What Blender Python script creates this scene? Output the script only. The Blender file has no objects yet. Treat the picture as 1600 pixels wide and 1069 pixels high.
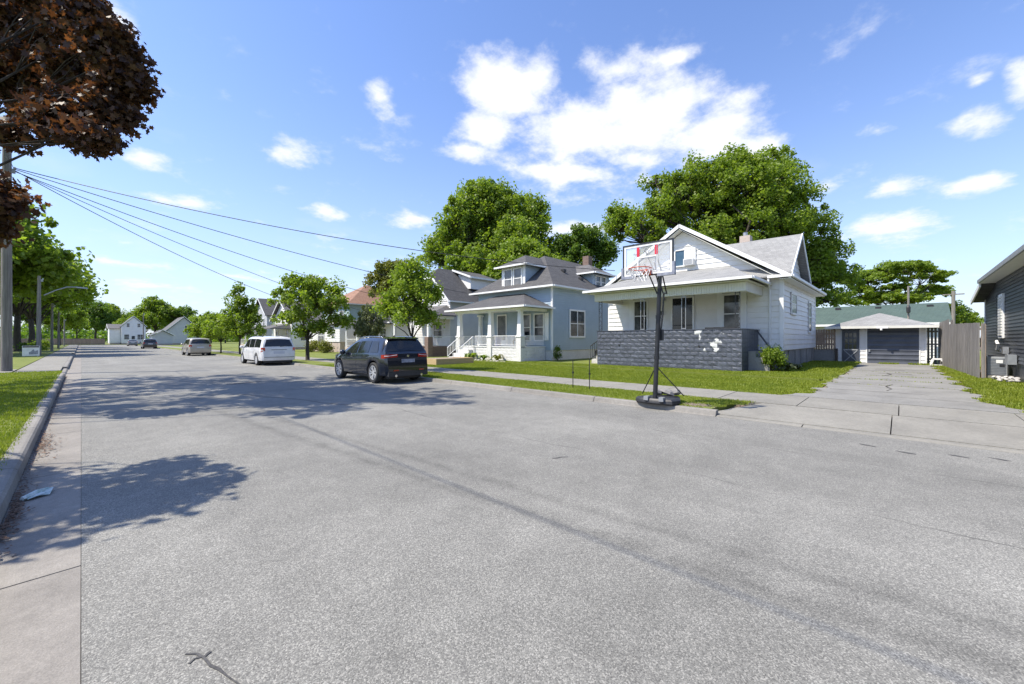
import bpy, math, random
import numpy as np
from mathutils import Vector, Matrix
R = math.radians
rnd = random.Random(7)
scene = bpy.context.scene
COL = scene.collection

# ------------------------------------------------------------------ camera
TH = math.atan(673/640.0)                       # heading, from +Y (street) towards +X
FW = Vector((math.sin(TH), math.cos(TH), 0)); RT = Vector((math.cos(TH), -math.sin(TH), 0))
cam = bpy.data.cameras.new('camera'); camo = bpy.data.objects.new('camera', cam); COL.objects.link(camo)
camo.location = (0, 0, 1.58); camo.rotation_euler = (R(90), 0, -TH)
cam.sensor_width = 36; cam.lens = 14.4; cam.shift_y = -0.0028; cam.clip_end = 3000; cam.clip_start = 0.05
scene.camera = camo

# ------------------------------------------------------------------ light
SUNV = Vector((-0.57, 0.35, 1.0)).normalized()   # towards the sun
EL = math.asin(SUNV.z); AZ = math.atan2(SUNV.x, SUNV.y)
sl = bpy.data.lights.new('sun', 'SUN'); sl.energy = 4.7; sl.angle = R(0.5); sl.color = (1.0, 0.925, 0.80)
so = bpy.data.objects.new('sun', sl); COL.objects.link(so)
so.rotation_euler = (-SUNV).to_track_quat('-Z', 'Y').to_euler(); so.location = (-20, 20, 40)
scene.view_settings.view_transform = 'Standard'; scene.view_settings.look = 'None'
scene.view_settings.gamma = 1.0; scene.view_settings.exposure = 0.66
scene.view_settings.use_curve_mapping = False

world = bpy.data.worlds.new('World'); scene.world = world; world.use_nodes = True
def build_world():
    nt = world.node_tree; N = nt.nodes; L = nt.links; N.clear()
    out = N.new('ShaderNodeOutputWorld'); bg = N.new('ShaderNodeBackground'); L.new(bg.outputs[0], out.inputs[0])
    bg.inputs[1].default_value = 0.136
    sky = N.new('ShaderNodeTexSky'); sky.sky_type = 'NISHITA'; sky.sun_disc = False
    sky.sun_elevation = EL; sky.sun_rotation = AZ; sky.air_density = 1.15; sky.dust_density = 0.6; sky.ozone_density = 2.2
    hs = N.new('ShaderNodeHueSaturation'); hs.inputs['Saturation'].default_value = 0.98; hs.inputs['Value'].default_value = 1.25
    L.new(sky.outputs[0], hs.inputs['Color'])
    ti = N.new('ShaderNodeMixRGB'); ti.blend_type = 'MULTIPLY'; ti.inputs[0].default_value = 1; L.new(hs.outputs[0], ti.inputs[1]); ti.inputs[2].default_value = (.66, .735, .95, 1)
    tc = N.new('ShaderNodeTexCoord'); D = tc.outputs['Generated']
    sep = N.new('ShaderNodeSeparateXYZ'); L.new(D, sep.inputs[0])
    def math_(op, a, b=None, c=None, clamp=False):
        m = N.new('ShaderNodeMath'); m.operation = op; m.use_clamp = clamp
        for i, v in enumerate((a, b, c)):
            if v is None: continue
            if isinstance(v, (int, float)): m.inputs[i].default_value = v
            else: L.new(v, m.inputs[i])
        return m.outputs[0]
    # pale air towards the horizon
    hz = math_('POWER', math_('SUBTRACT', 1.0, math_('ABSOLUTE', sep.outputs[2]), clamp=True), 4.2)
    hz = math_('MULTIPLY', hz, 0.72)
    mixh = N.new('ShaderNodeMixRGB'); L.new(hz, mixh.inputs[0]); L.new(ti.outputs[0], mixh.inputs[1]); mixh.inputs[2].default_value = (3.75, 4.2, 4.95, 1)
    # noise in a flattened cloud layer
    zz = math_('ADD', math_('ABSOLUTE', sep.outputs[2]), 0.22)
    dv = N.new('ShaderNodeVectorMath'); dv.operation = 'DIVIDE'; L.new(D, dv.inputs[0])
    cb = N.new('ShaderNodeCombineXYZ'); [L.new(zz, cb.inputs[i]) for i in range(3)]; L.new(cb.outputs[0], dv.inputs[1])
    n1 = N.new('ShaderNodeTexNoise'); n1.inputs['Scale'].default_value = 5.5; n1.inputs['Detail'].default_value = 9; n1.inputs['Roughness'].default_value = 0.62
    L.new(dv.outputs[0], n1.inputs['Vector'])
    n2 = N.new('ShaderNodeTexNoise'); n2.inputs['Scale'].default_value = 1.9; n2.inputs['Detail'].default_value = 5; L.new(dv.outputs[0], n2.inputs['Vector'])
    # cloud bodies: (azimuth and height of centre as a direction, half width, half height, weight)
    blobs = [(790,140,75,50,1),(840,120,45,40,.9),(760,205,55,35,1),(900,200,90,55,1.1),(1010,185,120,60,1.2),(1120,205,110,36,1),(1070,150,70,35,.9),
             (740,235,60,20,.8),(960,110,75,24,.7),(905,272,100,20,1),(850,268,50,16,.8),(448,242,50,26,.85),(592,150,32,26,.7),(290,316,75,12,.7),(505,334,44,15,.8),
             (645,342,42,14,.8),(1388,293,48,20,.85),(1385,352,90,27,.85),(1535,290,62,20,.8),(1535,195,60,28,.8),(1600,135,40,40,.8),(1530,127,24,10,.6),
             (175,45,50,30,.9),(225,245,42,25,.9),(905,358,70,16,.9),(180,410,60,10,.55),(215,445,90,12,.55),(1370,205,50,14,.5),(920,290,160,30,.5),(60,445,90,12,.4),(845,205,60,45,.75),(1190,228,70,26,.8),(960,245,170,34,.7),(1150,165,60,26,.6),(930,100,50,18,.5),
             (500,440,260,10,.35),(1060,90,50,12,.6),(1290,290,40,14,.6),(1440,440,120,14,.4)]
    acc = None
    for px, py, hw, hh, w in blobs:
        v = FW + RT*((px-800)/640) + Vector((0, 0, (530-py)/640)); k = v.length; c = v.normalized()
        az = math.atan2(c.x, c.y)
        cosr = 1/math.sqrt(1+((px-800)/640)**2)
        mp = N.new('ShaderNodeMapping'); mp.vector_type = 'TEXTURE'
        mp.inputs['Location'].default_value = c; mp.inputs['Rotation'].default_value = (0, 0, -az)
        mp.inputs['Scale'].default_value = (1.25*hw/640*cosr/k*1.0, 0.5, 1.3*hh/640/k)
        L.new(D, mp.inputs['Vector'])
        ln = N.new('ShaderNodeVectorMath'); ln.operation = 'LENGTH'; L.new(mp.outputs[0], ln.inputs[0])
        b = math_('MULTIPLY', math_('SUBTRACT', 1.0, ln.outputs['Value'], clamp=True), w)
        acc = b if acc is None else math_('SMOOTH_MAX', acc, b, 0.12)
    # elsewhere the same kind of sky: scattered clouds from noise alone
    behind = math_('MULTIPLY', math_('SUBTRACT', n2.outputs[0], 0.54, clamp=True), 3.0)
    vfw = N.new('ShaderNodeVectorMath'); vfw.operation = 'DOT_PRODUCT'; L.new(D, vfw.inputs[0]); vfw.inputs[1].default_value = FW
    away = math_('SUBTRACT', 0.75, math_('MULTIPLY', vfw.outputs['Value'], 1.3), clamp=True)
    acc = math_('MAXIMUM', acc, math_('MULTIPLY', behind, away))
    det = math_('MULTIPLY', math_('SUBTRACT', n1.outputs[0], 0.5), 1.9)
    m = math_('ADD', acc, det)
    m = math_('MULTIPLY', m, math_('MULTIPLY', acc, 9.0, clamp=True))
    mr = N.new('ShaderNodeMapRange'); mr.interpolation_type = 'SMOOTHSTEP'; mr.inputs[1].default_value = 0.14; mr.inputs[2].default_value = 0.74
    L.new(m, mr.inputs[0])
    wisp = N.new('ShaderNodeMapRange'); wisp.inputs[1].default_value = 0.6; wisp.inputs[2].default_value = 0.9; wisp.inputs[4].default_value = 0.35; L.new(n2.outputs[0], wisp.inputs[0])
    cov = math_('MULTIPLY', math_('MAXIMUM', mr.outputs[0], wisp.outputs[0]), 0.96)
    cc = N.new('ShaderNodeMixRGB'); L.new(n1.outputs[0], cc.inputs[0]); cc.inputs[1].default_value = (4.5, 4.75, 5.2, 1); cc.inputs[2].default_value = (5.4, 5.4, 5.5, 1)
    mx = N.new('ShaderNodeMixRGB'); L.new(cov, mx.inputs[0]); L.new(mixh.outputs[0], mx.inputs[1]); L.new(cc.outputs[0], mx.inputs[2])
    L.new(mx.outputs[0], bg.inputs[0])
build_world()

# ------------------------------------------------------------------ materials
MATS = {}
def nodes(name):
    m = bpy.data.materials.new(name); m.use_nodes = True
    N = m.node_tree.nodes; L = m.node_tree.links; b = N.get('Principled BSDF')
    return m, N, L, b
def mat(name, c1, c2=None, scale=4.0, rough=0.7, bump=0.0, bscale=None, metal=0.0, spec=None, stretch=(1,1,1), coord='pos', detail=5, rand=0.0, coat=0.0, lo=.35, hi=.65):
    if name in MATS: return MATS[name]
    m, N, L, b = nodes(name); MATS[name] = m
    b.inputs['Roughness'].default_value = rough; b.inputs['Metallic'].default_value = metal
    if spec is not None: b.inputs['Specular IOR Level'].default_value = spec
    if coat: b.inputs['Coat Weight'].default_value = coat; b.inputs['Coat Roughness'].default_value = .04
    c2 = c2 or tuple(x*.82 for x in c1)
    if coord == 'pos': V = N.new('ShaderNodeNewGeometry').outputs['Position']
    else: V = N.new('ShaderNodeTexCoord').outputs['Object']
    mp = N.new('ShaderNodeMapping'); mp.inputs['Scale'].default_value = stretch; L.new(V, mp.inputs[0])
    n = N.new('ShaderNodeTexNoise'); n.inputs['Scale'].default_value = scale; n.inputs['Detail'].default_value = detail; n.inputs['Roughness'].default_value = .6; L.new(mp.outputs[0], n.inputs['Vector'])
    r = N.new('ShaderNodeMapRange'); r.inputs[1].default_value = lo; r.inputs[2].default_value = hi; L.new(n.outputs[0], r.inputs[0])
    mx = N.new('ShaderNodeMixRGB'); L.new(r.outputs[0], mx.inputs[0]); mx.inputs[1].default_value = (*c1, 1); mx.inputs[2].default_value = (*c2, 1)
    o = mx.outputs[0]
    if rand:
        oi = N.new('ShaderNodeObjectInfo'); hv = N.new('ShaderNodeHueSaturation')
        r2 = N.new('ShaderNodeMapRange'); r2.inputs[3].default_value = 1-rand; r2.inputs[4].default_value = 1+rand; L.new(oi.outputs['Random'], r2.inputs[0])
        L.new(r2.outputs[0], hv.inputs['Value']); L.new(o, hv.inputs['Color']); o = hv.outputs[0]
    L.new(o, b.inputs['Base Color'])
    if bump:
        bn = N.new('ShaderNodeTexNoise'); bn.inputs['Scale'].default_value = bscale or scale*4; bn.inputs['Detail'].default_value = 4; L.new(mp.outputs[0], bn.inputs['Vector'])
        bp = N.new('ShaderNodeBump'); bp.inputs['Strength'].default_value = bump; bp.inputs['Distance'].default_value = .02; L.new(bn.outputs[0], bp.inputs['Height']); L.new(bp.outputs[0], b.inputs['Normal'])
    return m
def leafmat(name, c1, c2, c3, trans=0.35, scale=.7):
    m = bpy.data.materials.new(name); m.use_nodes = True; N = m.node_tree.nodes; L = m.node_tree.links; N.clear()
    out = N.new('ShaderNodeOutputMaterial'); g = N.new('ShaderNodeNewGeometry')
    n = N.new('ShaderNodeTexNoise'); n.inputs['Scale'].default_value = scale; n.inputs['Detail'].default_value = 3; L.new(g.outputs['Position'], n.inputs['Vector'])
    r = N.new('ShaderNodeMapRange'); r.inputs[1].default_value = .35; r.inputs[2].default_value = .65; L.new(n.outputs[0], r.inputs[0])
    a = N.new('ShaderNodeMixRGB'); L.new(r.outputs[0], a.inputs[0]); a.inputs[1].default_value = (*c1, 1); a.inputs[2].default_value = (*c2, 1)
    b = N.new('ShaderNodeMixRGB'); L.new(a.outputs[0], b.inputs[1]); b.inputs[2].default_value = (*c3, 1)
    p = N.new('ShaderNodeMath'); p.operation = 'POWER'; L.new(g.outputs['Random Per Island'], p.inputs[0]); p.inputs[1].default_value = 1.6
    p2 = N.new('ShaderNodeMath'); p2.operation = 'MULTIPLY'; L.new(p.outputs[0], p2.inputs[0]); p2.inputs[1].default_value = .8
    L.new(p2.outputs[0], b.inputs[0])
    pb = N.new('ShaderNodeBsdfPrincipled'); pb.inputs['Roughness'].default_value = .5; pb.inputs['Specular IOR Level'].default_value = .35; L.new(b.outputs[0], pb.inputs['Base Color'])
    tr = N.new('ShaderNodeBsdfTranslucent'); tb = N.new('ShaderNodeMixRGB'); tb.blend_type = 'MULTIPLY'; tb.inputs[0].default_value = 1; L.new(b.outputs[0], tb.inputs[1]); tb.inputs[2].default_value = (1.5, 1.6, .7, 1) if c1[1] > c1[0] else (2.0, 1.25, .6, 1)
    L.new(tb.outputs[0], tr.inputs[0])
    ms = N.new('ShaderNodeMixShader'); ms.inputs[0].default_value = trans; L.new(pb.outputs[0], ms.inputs[1]); L.new(tr.outputs[0], ms.inputs[2]); L.new(ms.outputs[0], out.inputs[0])
    MATS[name] = m; return m

def asphalt():
    m, N, L, b = nodes('asphalt'); V = N.new('ShaderNodeNewGeometry').outputs['Position']
    def noise(s, d=2, st=None):
        n = N.new('ShaderNodeTexNoise'); n.inputs['Scale'].default_value = s; n.inputs['Detail'].default_value = d
        if st:
            mp = N.new('ShaderNodeMapping'); mp.inputs['Scale'].default_value = st; L.new(V, mp.inputs[0]); L.new(mp.outputs[0], n.inputs['Vector'])
        else: L.new(V, n.inputs['Vector'])
        return n.outputs[0]
    vo = N.new('ShaderNodeTexVoronoi'); vo.inputs['Scale'].default_value = 150; L.new(V, vo.inputs['Vector'])
    ramp = N.new('ShaderNodeValToRGB'); e = ramp.color_ramp.elements
    e[0].position = 0; e[0].color = (.105, .102, .092, 1); e[1].position = 1; e[1].color = (.33, .32, .285, 1)
    e2 = e.new(.3); e2.color = (.158, .155, .139, 1); e3 = e.new(.72); e3.color = (.208, .203, .181, 1)
    sp = N.new('ShaderNodeSeparateColor'); L.new(vo.outputs['Color'], sp.inputs[0]); L.new(sp.outputs[0], ramp.inputs[0])
    def mr(v, a, b_, c, d):
        r = N.new('ShaderNodeMapRange'); r.inputs[1].default_value = a; r.inputs[2].default_value = b_; r.inputs[3].default_value = c; r.inputs[4].default_value = d; L.new(v, r.inputs[0]); return r.outputs[0]
    def mul(a, k):
        x = N.new('ShaderNodeMixRGB'); x.blend_type = 'MULTIPLY'; x.inputs[0].default_value = 1; L.new(a, x.inputs[1]); L.new(k, x.inputs[2]); return x.outputs[0]
    c = mul(ramp.outputs[0], mr(noise(.35, 5), .3, .7, .80, 1.15))
    c = mul(c, mr(noise(3.0, 6), .3, .7, .90, 1.09))
    c = mul(c, mr(noise(1.0, 4, (1.6, .08, 1)), .35, .7, 1.05, .93))
    # worn wheel tracks and a faint curved pair of tyre marks
    sx = N.new('ShaderNodeSeparateXYZ'); L.new(V, sx.inputs[0])
    def M(op, a, b_=None, c_=None, cl=False):
        q = N.new('ShaderNodeMath'); q.operation = op; q.use_clamp = cl
        for i, v in enumerate((a, b_, c_)):
            if v is None: continue
            if isinstance(v, (int, float)): q.inputs[i].default_value = v
            else: L.new(v, q.inputs[i])
        return q.outputs[0]
    wob = M('MULTIPLY', M('SUBTRACT', noise(1.5, 3), .5), .16)
    for x0, sl_, w, k in ((3.02, -.09, .15, .30), (3.42, -.085, .12, .26)):
        ax = M('ADD', M('SUBTRACT', M('SUBTRACT', sx.outputs[0], x0), M('MULTIPLY', sx.outputs[1], sl_)), wob)
        t = M('SUBTRACT', 1.0, M('DIVIDE', M('ABSOLUTE', ax), w), cl=True)
        fade = M('MULTIPLY', M('SUBTRACT', 11.5, sx.outputs[1], cl=True), M('MULTIPLY', M('MULTIPLY', t, mr(noise(5, 4), .3, .6, .3, 1)), k))
        c = mul(c, M('SUBTRACT', 1.0, fade))
    # thin sealed crack running along the road
    for x0, w, k in ((4.9, .012, .45), (6.9, .010, .4)):
        ax = M('ADD', M('SUBTRACT', sx.outputs[0], x0), M('MULTIPLY', M('SUBTRACT', noise(.8, 5), .5), .5))
        t = M('LESS_THAN', M('ABSOLUTE', ax), w); t = M('MULTIPLY', t, mr(noise(.6, 2), .45, .55, 0, k)); c = mul(c, M('SUBTRACT', 1.0, t))
    L.new(c, b.inputs['Base Color']); b.inputs['Roughness'].default_value = .85
    bp = N.new('ShaderNodeBump'); bp.inputs['Strength'].default_value = .4; bp.inputs['Distance'].default_value = .004; L.new(vo.outputs['Distance'], bp.inputs['Height']); bp.invert = True; L.new(bp.outputs[0], b.inputs['Normal'])
    MATS['asphalt'] = m; return m
def concrete(name, base, k=.8, rand=.04):
    m, N, L, b = nodes(name); V = N.new('ShaderNodeNewGeometry').outputs['Position']
    def noise(s, d):
        n = N.new('ShaderNodeTexNoise'); n.inputs['Scale'].default_value = s; n.inputs['Detail'].default_value = d; n.inputs['Roughness'].default_value = .65; L.new(V, n.inputs['Vector']); return n.outputs[0]
    def mr(v, a, b_, c, d):
        r = N.new('ShaderNodeMapRange'); r.inputs[1].default_value = a; r.inputs[2].default_value = b_; r.inputs[3].default_value = c; r.inputs[4].default_value = d; L.new(v, r.inputs[0]); return r.outputs[0]
    def mul(a, kk):
        x = N.new('ShaderNodeMixRGB'); x.blend_type = 'MULTIPLY'; x.inputs[0].default_value = 1
        if isinstance(a, tuple): x.inputs[1].default_value = (*a, 1)
        else: L.new(a, x.inputs[1])
        L.new(kk, x.inputs[2]); return x.outputs[0]
    c = mul(base, mr(noise(1.1, 6), .3, .7, k, 1.08)); c = mul(c, mr(noise(14, 5), .3, .7, .86, 1.08)); c = mul(c, mr(noise(130, 2), .35, .65, .8, 1.12))
    oi = N.new('ShaderNodeObjectInfo'); c = mul(c, mr(oi.outputs['Random'], 0, 1, 1-rand, 1+rand))
    L.new(c, b.inputs['Base Color']); b.inputs['Roughness'].default_value = .85
    bp = N.new('ShaderNodeBump'); bp.inputs['Strength'].default_value = .35; bp.inputs['Distance'].default_value = .01; L.new(noise(70, 4), bp.inputs['Height']); L.new(bp.outputs[0], b.inputs['Normal'])
    MATS[name] = m; return m
def shingle(name, c1, c2, rowh=.145):
    m, N, L, b = nodes(name); V = N.new('ShaderNodeNewGeometry').outputs['Position']
    s = N.new('ShaderNodeSeparateXYZ'); L.new(V, s.inputs[0])
    ad = N.new('ShaderNodeMath'); ad.operation = 'ADD'; L.new(s.outputs[0], ad.inputs[0]); L.new(s.outputs[1], ad.inputs[1])
    cb = N.new('ShaderNodeCombineXYZ'); L.new(ad.outputs[0], cb.inputs[0]); L.new(s.outputs[2], cb.inputs[1])
    br = N.new('ShaderNodeTexBrick'); br.inputs['Scale'].default_value = 1; br.inputs['Brick Width'].default_value = .3; br.inputs['Row Height'].default_value = rowh*.55; br.inputs['Mortar Size'].default_value = .006
    br.inputs['Color1'].default_value = (*c1, 1); br.inputs['Color2'].default_value = (*c2, 1); br.inputs['Mortar'].default_value = (*[x*.5 for x in c1], 1); L.new(cb.outputs[0], br.inputs[0])
    n = N.new('ShaderNodeTexNoise'); n.inputs['Scale'].default_value = .9; n.inputs['Detail'].default_value = 6; L.new(V, n.inputs['Vector'])
    n3 = N.new('ShaderNodeTexNoise'); n3.inputs['Scale'].default_value = 60; n3.inputs['Detail'].default_value = 2; L.new(V, n3.inputs['Vector'])
    r = N.new('ShaderNodeMapRange'); r.inputs[1].default_value = .3; r.inputs[2].default_value = .7; r.inputs[3].default_value = .92; r.inputs[4].default_value = 1.07; L.new(n.outputs[0], r.inputs[0])
    r3 = N.new('ShaderNodeMapRange'); r3.inputs[1].default_value = .3; r3.inputs[2].default_value = .7; r3.inputs[3].default_value = .7; r3.inputs[4].default_value = 1.3; L.new(n3.outputs[0], r3.inputs[0])
    x = N.new('ShaderNodeMixRGB'); x.blend_type = 'MULTIPLY'; x.inputs[0].default_value = 1; L.new(br.outputs[0], x.inputs[1]); L.new(r.outputs[0], x.inputs[2])
    y = N.new('ShaderNodeMixRGB'); y.blend_type = 'MULTIPLY'; y.inputs[0].default_value = 1; L.new(x.outputs[0], y.inputs[1]); L.new(r3.outputs[0], y.inputs[2])
    L.new(y.outputs[0], b.inputs['Base Color']); b.inputs['Roughness'].default_value = .9
    bp = N.new('ShaderNodeBump'); bp.inputs['Strength'].default_value = .5; bp.inputs['Distance'].default_value = .012; L.new(br.outputs['Fac'], bp.inputs['Height']); bp.invert = True; L.new(bp.outputs[0], b.inputs['Normal'])
    MATS[name] = m; return m
asphalt()
concrete('walk_concrete', (.25, .238, .205)); concrete('kerb_concrete', (.26, .245, .22), .72, .07); concrete('drive_concrete', (.25, .243, .222), .72, .06); concrete('gutter_concrete', (.265, .245, .215), .72, .05)
concrete('old_block', (.30, .29, .28), .7); concrete('white_block', (.72, .71, .68), .9, .04)
shingle('shingle_light', (.29, .29, .28), (.235, .235, .23)); shingle('shingle_dark', (.095, .093, .092), (.065, .064, .066)); shingle('shingle_mid', (.135, .13, .127), (.10, .098, .097))
shingle('shingle_red', (.30, .17, .11), (.24, .13, .085)); shingle('shingle_green', (.075, .115, .10), (.062, .098, .088))
mat('grass_soil', (.11, .14, .016), (.165, .19, .03), 1.3, .95, .6, 40, detail=9)
mat('dirt_dark', (.085, .078, .065), (.05, .046, .04), 9, .95)
mat('dirt', (.20, .15, .11), (.30, .25, .20), 9, .95, .5)
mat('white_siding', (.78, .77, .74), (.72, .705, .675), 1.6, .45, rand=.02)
mat('white_trim', (.80, .80, .78), (.74, .74, .72), 2, .45)
mat('cream_trim', (.70, .69, .62), (.64, .63, .56), 2, .5)
mat('blue_siding', (.36, .44, .50), (.32, .40, .46), 1.5, .5, rand=.02)
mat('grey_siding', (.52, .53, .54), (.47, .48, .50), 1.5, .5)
mat('beige_siding', (.60, .59, .56), (.54, .53, .51), 1.5, .5)
mat('mint_siding', (.42, .52, .50), None, 1.5, .5)
mat('charcoal_siding', (.060, .064, .072), (.045, .048, .055), 2, .38, rand=.05)
mat('navy_paint', (.066, .074, .094), (.092, .102, .128), 5, .42, .5, 30, rand=.16)
mat('navy_flat', (.05, .056, .072), (.07, .078, .098), 2, .4, rand=.05)
mat('bare_block', (.62, .62, .60), (.45, .45, .45), 9, .8, .4)
mat('dark_steel', (.022, .023, .026), (.035, .035, .037), 6, .4, metal=.3)
mat('black_iron', (.03, .03, .032), None, 6, .5)
mat('black_plastic', (.018, .018, .02), (.03, .03, .032), 6, .5)
mat('rubber', (.02, .02, .021), (.032, .032, .032), 20, .8)
mat('galvanised', (.42, .43, .44), (.34, .35, .36), 5, .45, metal=.6)
mat('ac_metal', (.34, .355, .37), (.29, .30, .31), 3, .5)
mat('weathered_wood', (.24, .225, .21), (.12, .112, .105), 2.2, .9, .4, 12, stretch=(6, 6, .5), rand=.16)
mat('pole_wood', (.29, .265, .235), (.16, .145, .13), 2.4, .9, .5, 14, stretch=(7, 7, .4))
mat('new_lumber', (.50, .37, .20), (.42, .30, .155), 3, .8, stretch=(1, 6, 6))
mat('tan_wood', (.33, .25, .19), (.25, .18, .13), 2.2, .9, .4, 12, stretch=(6, 6, .5), rand=.1)
mat('bark', (.085, .068, .055), (.045, .037, .03), 3, .95, .8, 9, stretch=(3, 3, .6))
mat('brown_brick', (.22, .155, .125), (.16, .11, .09), 8, .9, .3, rand=.12)
mat('pale_brick', (.52, .44, .38), (.44, .36, .30), 8, .9, .3)
mat('red_plastic', (.62, .03, .06), None, 3, .4)
mat('rim_orange', (.60, .09, .03), (.50, .07, .03), 3, .4)
mat('net_nylon', (.78, .77, .75), (.6, .6, .6), 8, .8)
mat('glass_dark', (.012, .014, .017), (.02, .022, .025), 2, .06, spec=.6)
mat('glass_house', (.02, .024, .028), (.13, .13, .125), 1.3, .07, spec=.6, lo=.42, hi=.62)
mat('glass_blue', (.05, .10, .16), (.08, .14, .20), .8, .08, spec=.6)
mat('curtain_glass', (.10, .105, .11), (.20, .20, .20), 1.6, .15, spec=.6)
mat('suv_paint', (.010, .0125, .020), None, 2, .25, coat=1.0, metal=.3)
mat('van_paint', (.72, .72, .72), None, 2, .3, coat=.7)
mat('gold_paint', (.46, .42, .36), None, 2, .3, coat=.7, metal=.3)
mat('dark_red_paint', (.03, .022, .026), None, 2, .25, coat=1)
mat('silver_paint', (.16, .17, .18), None, 2, .3, coat=.7)
mat('alloy', (.62, .63, .64), (.55, .55, .56), 8, .3, metal=.35)
mat('chrome', (.7, .7, .7), None, 3, .15, metal=1)
mat('tail_red', (.42, .008, .012), (.30, .005, .008), 20, .15, coat=1)
mat('tail_clear', (.65, .55, .55), None, 20, .15, coat=1)
mat('plate_white', (.55, .57, .62), (.45, .47, .55), 30, .4)
mat('blue_plastic', (.03, .07, .35), None, 4, .4)
mat('paper_white', (.62, .66, .64), (.30, .42, .38), 22, .8)
mat('sign_white', (.75, .76, .78), None, 3, .5)
mat('sign_grey', (.30, .32, .38), (.16, .17, .22), 12, .5)
mat('dead_leaves', (.20, .12, .075), (.10, .065, .045), 20, .9)
mat('tar', (.05, .05, .05), (.09, .088, .085), 40, .9)
mat('cable', (.03, .03, .033), None, 3, .6)
mat('stone_pale', (.50, .48, .45), (.36, .34, .32), 6, .9, .5, rand=.2)
mat('wood_brown', (.20, .15, .12), (.15, .11, .085), 3, .8)
leafmat('leaf_maple', (.125, .195, .018), (.175, .24, .026), (.25, .32, .05), .48)
leafmat('leaf_dark', (.075, .14, .018), (.105, .175, .024), (.16, .23, .04), .45)
leafmat('leaf_bright', (.15, .23, .018), (.19, .26, .025), (.26, .33, .05), .45)
leafmat('leaf_yellow', (.13, .15, .02), (.17, .165, .025), (.20, .21, .04), .35)
leafmat('leaf_maroon', (.040, .024, .022), (.062, .036, .024), (.15, .088, .040), .40, 1.4)
leafmat('leaf_grey', (.095, .125, .05), (.11, .13, .06), (.16, .17, .08), .3)
leafmat('grass_blade', (.145, .20, .014), (.21, .255, .022), (.29, .32, .055), .35, .8)

# ------------------------------------------------------------------ mesh helpers
class G:
    """collects shapes, linked as one mesh object"""
    def __init__(s): s.v = []; s.f = []
    def add(s, vs, fs):
        b = len(s.v); s.v += [tuple(v) for v in vs]; s.f += [tuple(i+b for i in f) for f in fs]; return s
    def box(s, x0, x1, y0, y1, z0, z1):
        return s.add([(x0,y0,z0),(x1,y0,z0),(x1,y1,z0),(x0,y1,z0),(x0,y0,z1),(x1,y0,z1),(x1,y1,z1),(x0,y1,z1)],
                     [(0,3,2,1),(4,5,6,7),(0,1,5,4),(1,2,6,5),(2,3,7,6),(3,0,4,7)])
    def hexa(s, p): return s.add(p, [(0,3,2,1),(4,5,6,7),(0,1,5,4),(1,2,6,5),(2,3,7,6),(3,0,4,7)])
    def slab(s, poly, t=.1):
        """planar polygon with thickness t downwards"""
        n = len(poly); lo = [(p[0], p[1], p[2]-t) for p in poly]
        return s.add(list(poly)+lo, [tuple(range(n)), tuple(range(2*n-1, n-1, -1))]+[(i, n+i, n+(i+1) % n, (i+1) % n) for i in range(n)])
    def tube(s, pts, r, n=6, caps=True):
        pts = [Vector(p) for p in pts]; rs = r if isinstance(r, (list, tuple)) else [r]*len(pts)
        b = len(s.v); up = None
        for i, p in enumerate(pts):
            t = (pts[min(i+1, len(pts)-1)]-pts[max(i-1, 0)]).normalized()
            if up is None:
                a = Vector((0, 0, 1)) if abs(t.z) < .9 else Vector((1, 0, 0)); u = t.cross(a).normalized()
            else: u = (up - t*up.dot(t)).normalized()
            up = u; w = t.cross(u)
            for k in range(n):
                an = 2*math.pi*k/n; s.v.append(tuple(p+(u*math.cos(an)+w*math.sin(an))*rs[i]))
        for i in range(len(pts)-1):
            for k in range(n):
                s.f.append((b+i*n+k, b+i*n+(k+1) % n, b+(i+1)*n+(k+1) % n, b+(i+1)*n+k))
        if caps: s.f.append(tuple(b+k for k in range(n))[::-1]); s.f.append(tuple(b+(len(pts)-1)*n+k for k in range(n)))
        return s
    def lathe(s, prof, c=(0,0,0), n=16, axis='z', caps=True):
        b = len(s.v)
        for r, h in prof:
            for k in range(n):
                a = 2*math.pi*k/n; x, y = r*math.cos(a), r*math.sin(a)
                p = (x, y, h) if axis == 'z' else ((h, x, y) if axis == 'x' else (x, h, y))
                s.v.append((c[0]+p[0], c[1]+p[1], c[2]+p[2]))
        for i in range(len(prof)-1):
            for k in range(n): s.f.append((b+i*n+k, b+i*n+(k+1) % n, b+(i+1)*n+(k+1) % n, b+(i+1)*n+k))
        if caps: s.f.append(tuple(b+k for k in range(n))[::-1]); s.f.append(tuple(b+(len(prof)-1)*n+k for k in range(n)))
        return s
def mkmesh(name, v, f, m, smooth=False, ang=None):
    me = bpy.data.meshes.new(name); me.from_pydata(v, [], f); me.materials.append(MATS[m] if isinstance(m, str) else m)
    if smooth:
        me.polygons.foreach_set('use_smooth', [True]*len(me.polygons))
        if ang: me.set_sharp_from_angle(angle=R(ang))
    me.update(); return me
def link(name, me, parent=None, loc=None, rot=None, scale=None):
    o = bpy.data.objects.new(name, me); COL.objects.link(o)
    if parent: o.parent = parent
    if loc is not None: o.location = loc
    if rot is not None: o.rotation_euler = rot
    if scale is not None: o.scale = scale if hasattr(scale, '__len__') else (scale,)*3
    return o
def wo(o):
    """world origin of an unrotated chain of parents"""
    p = Vector((0, 0, 0))
    while o is not None: p += o.location; o = o.parent
    return p
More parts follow.
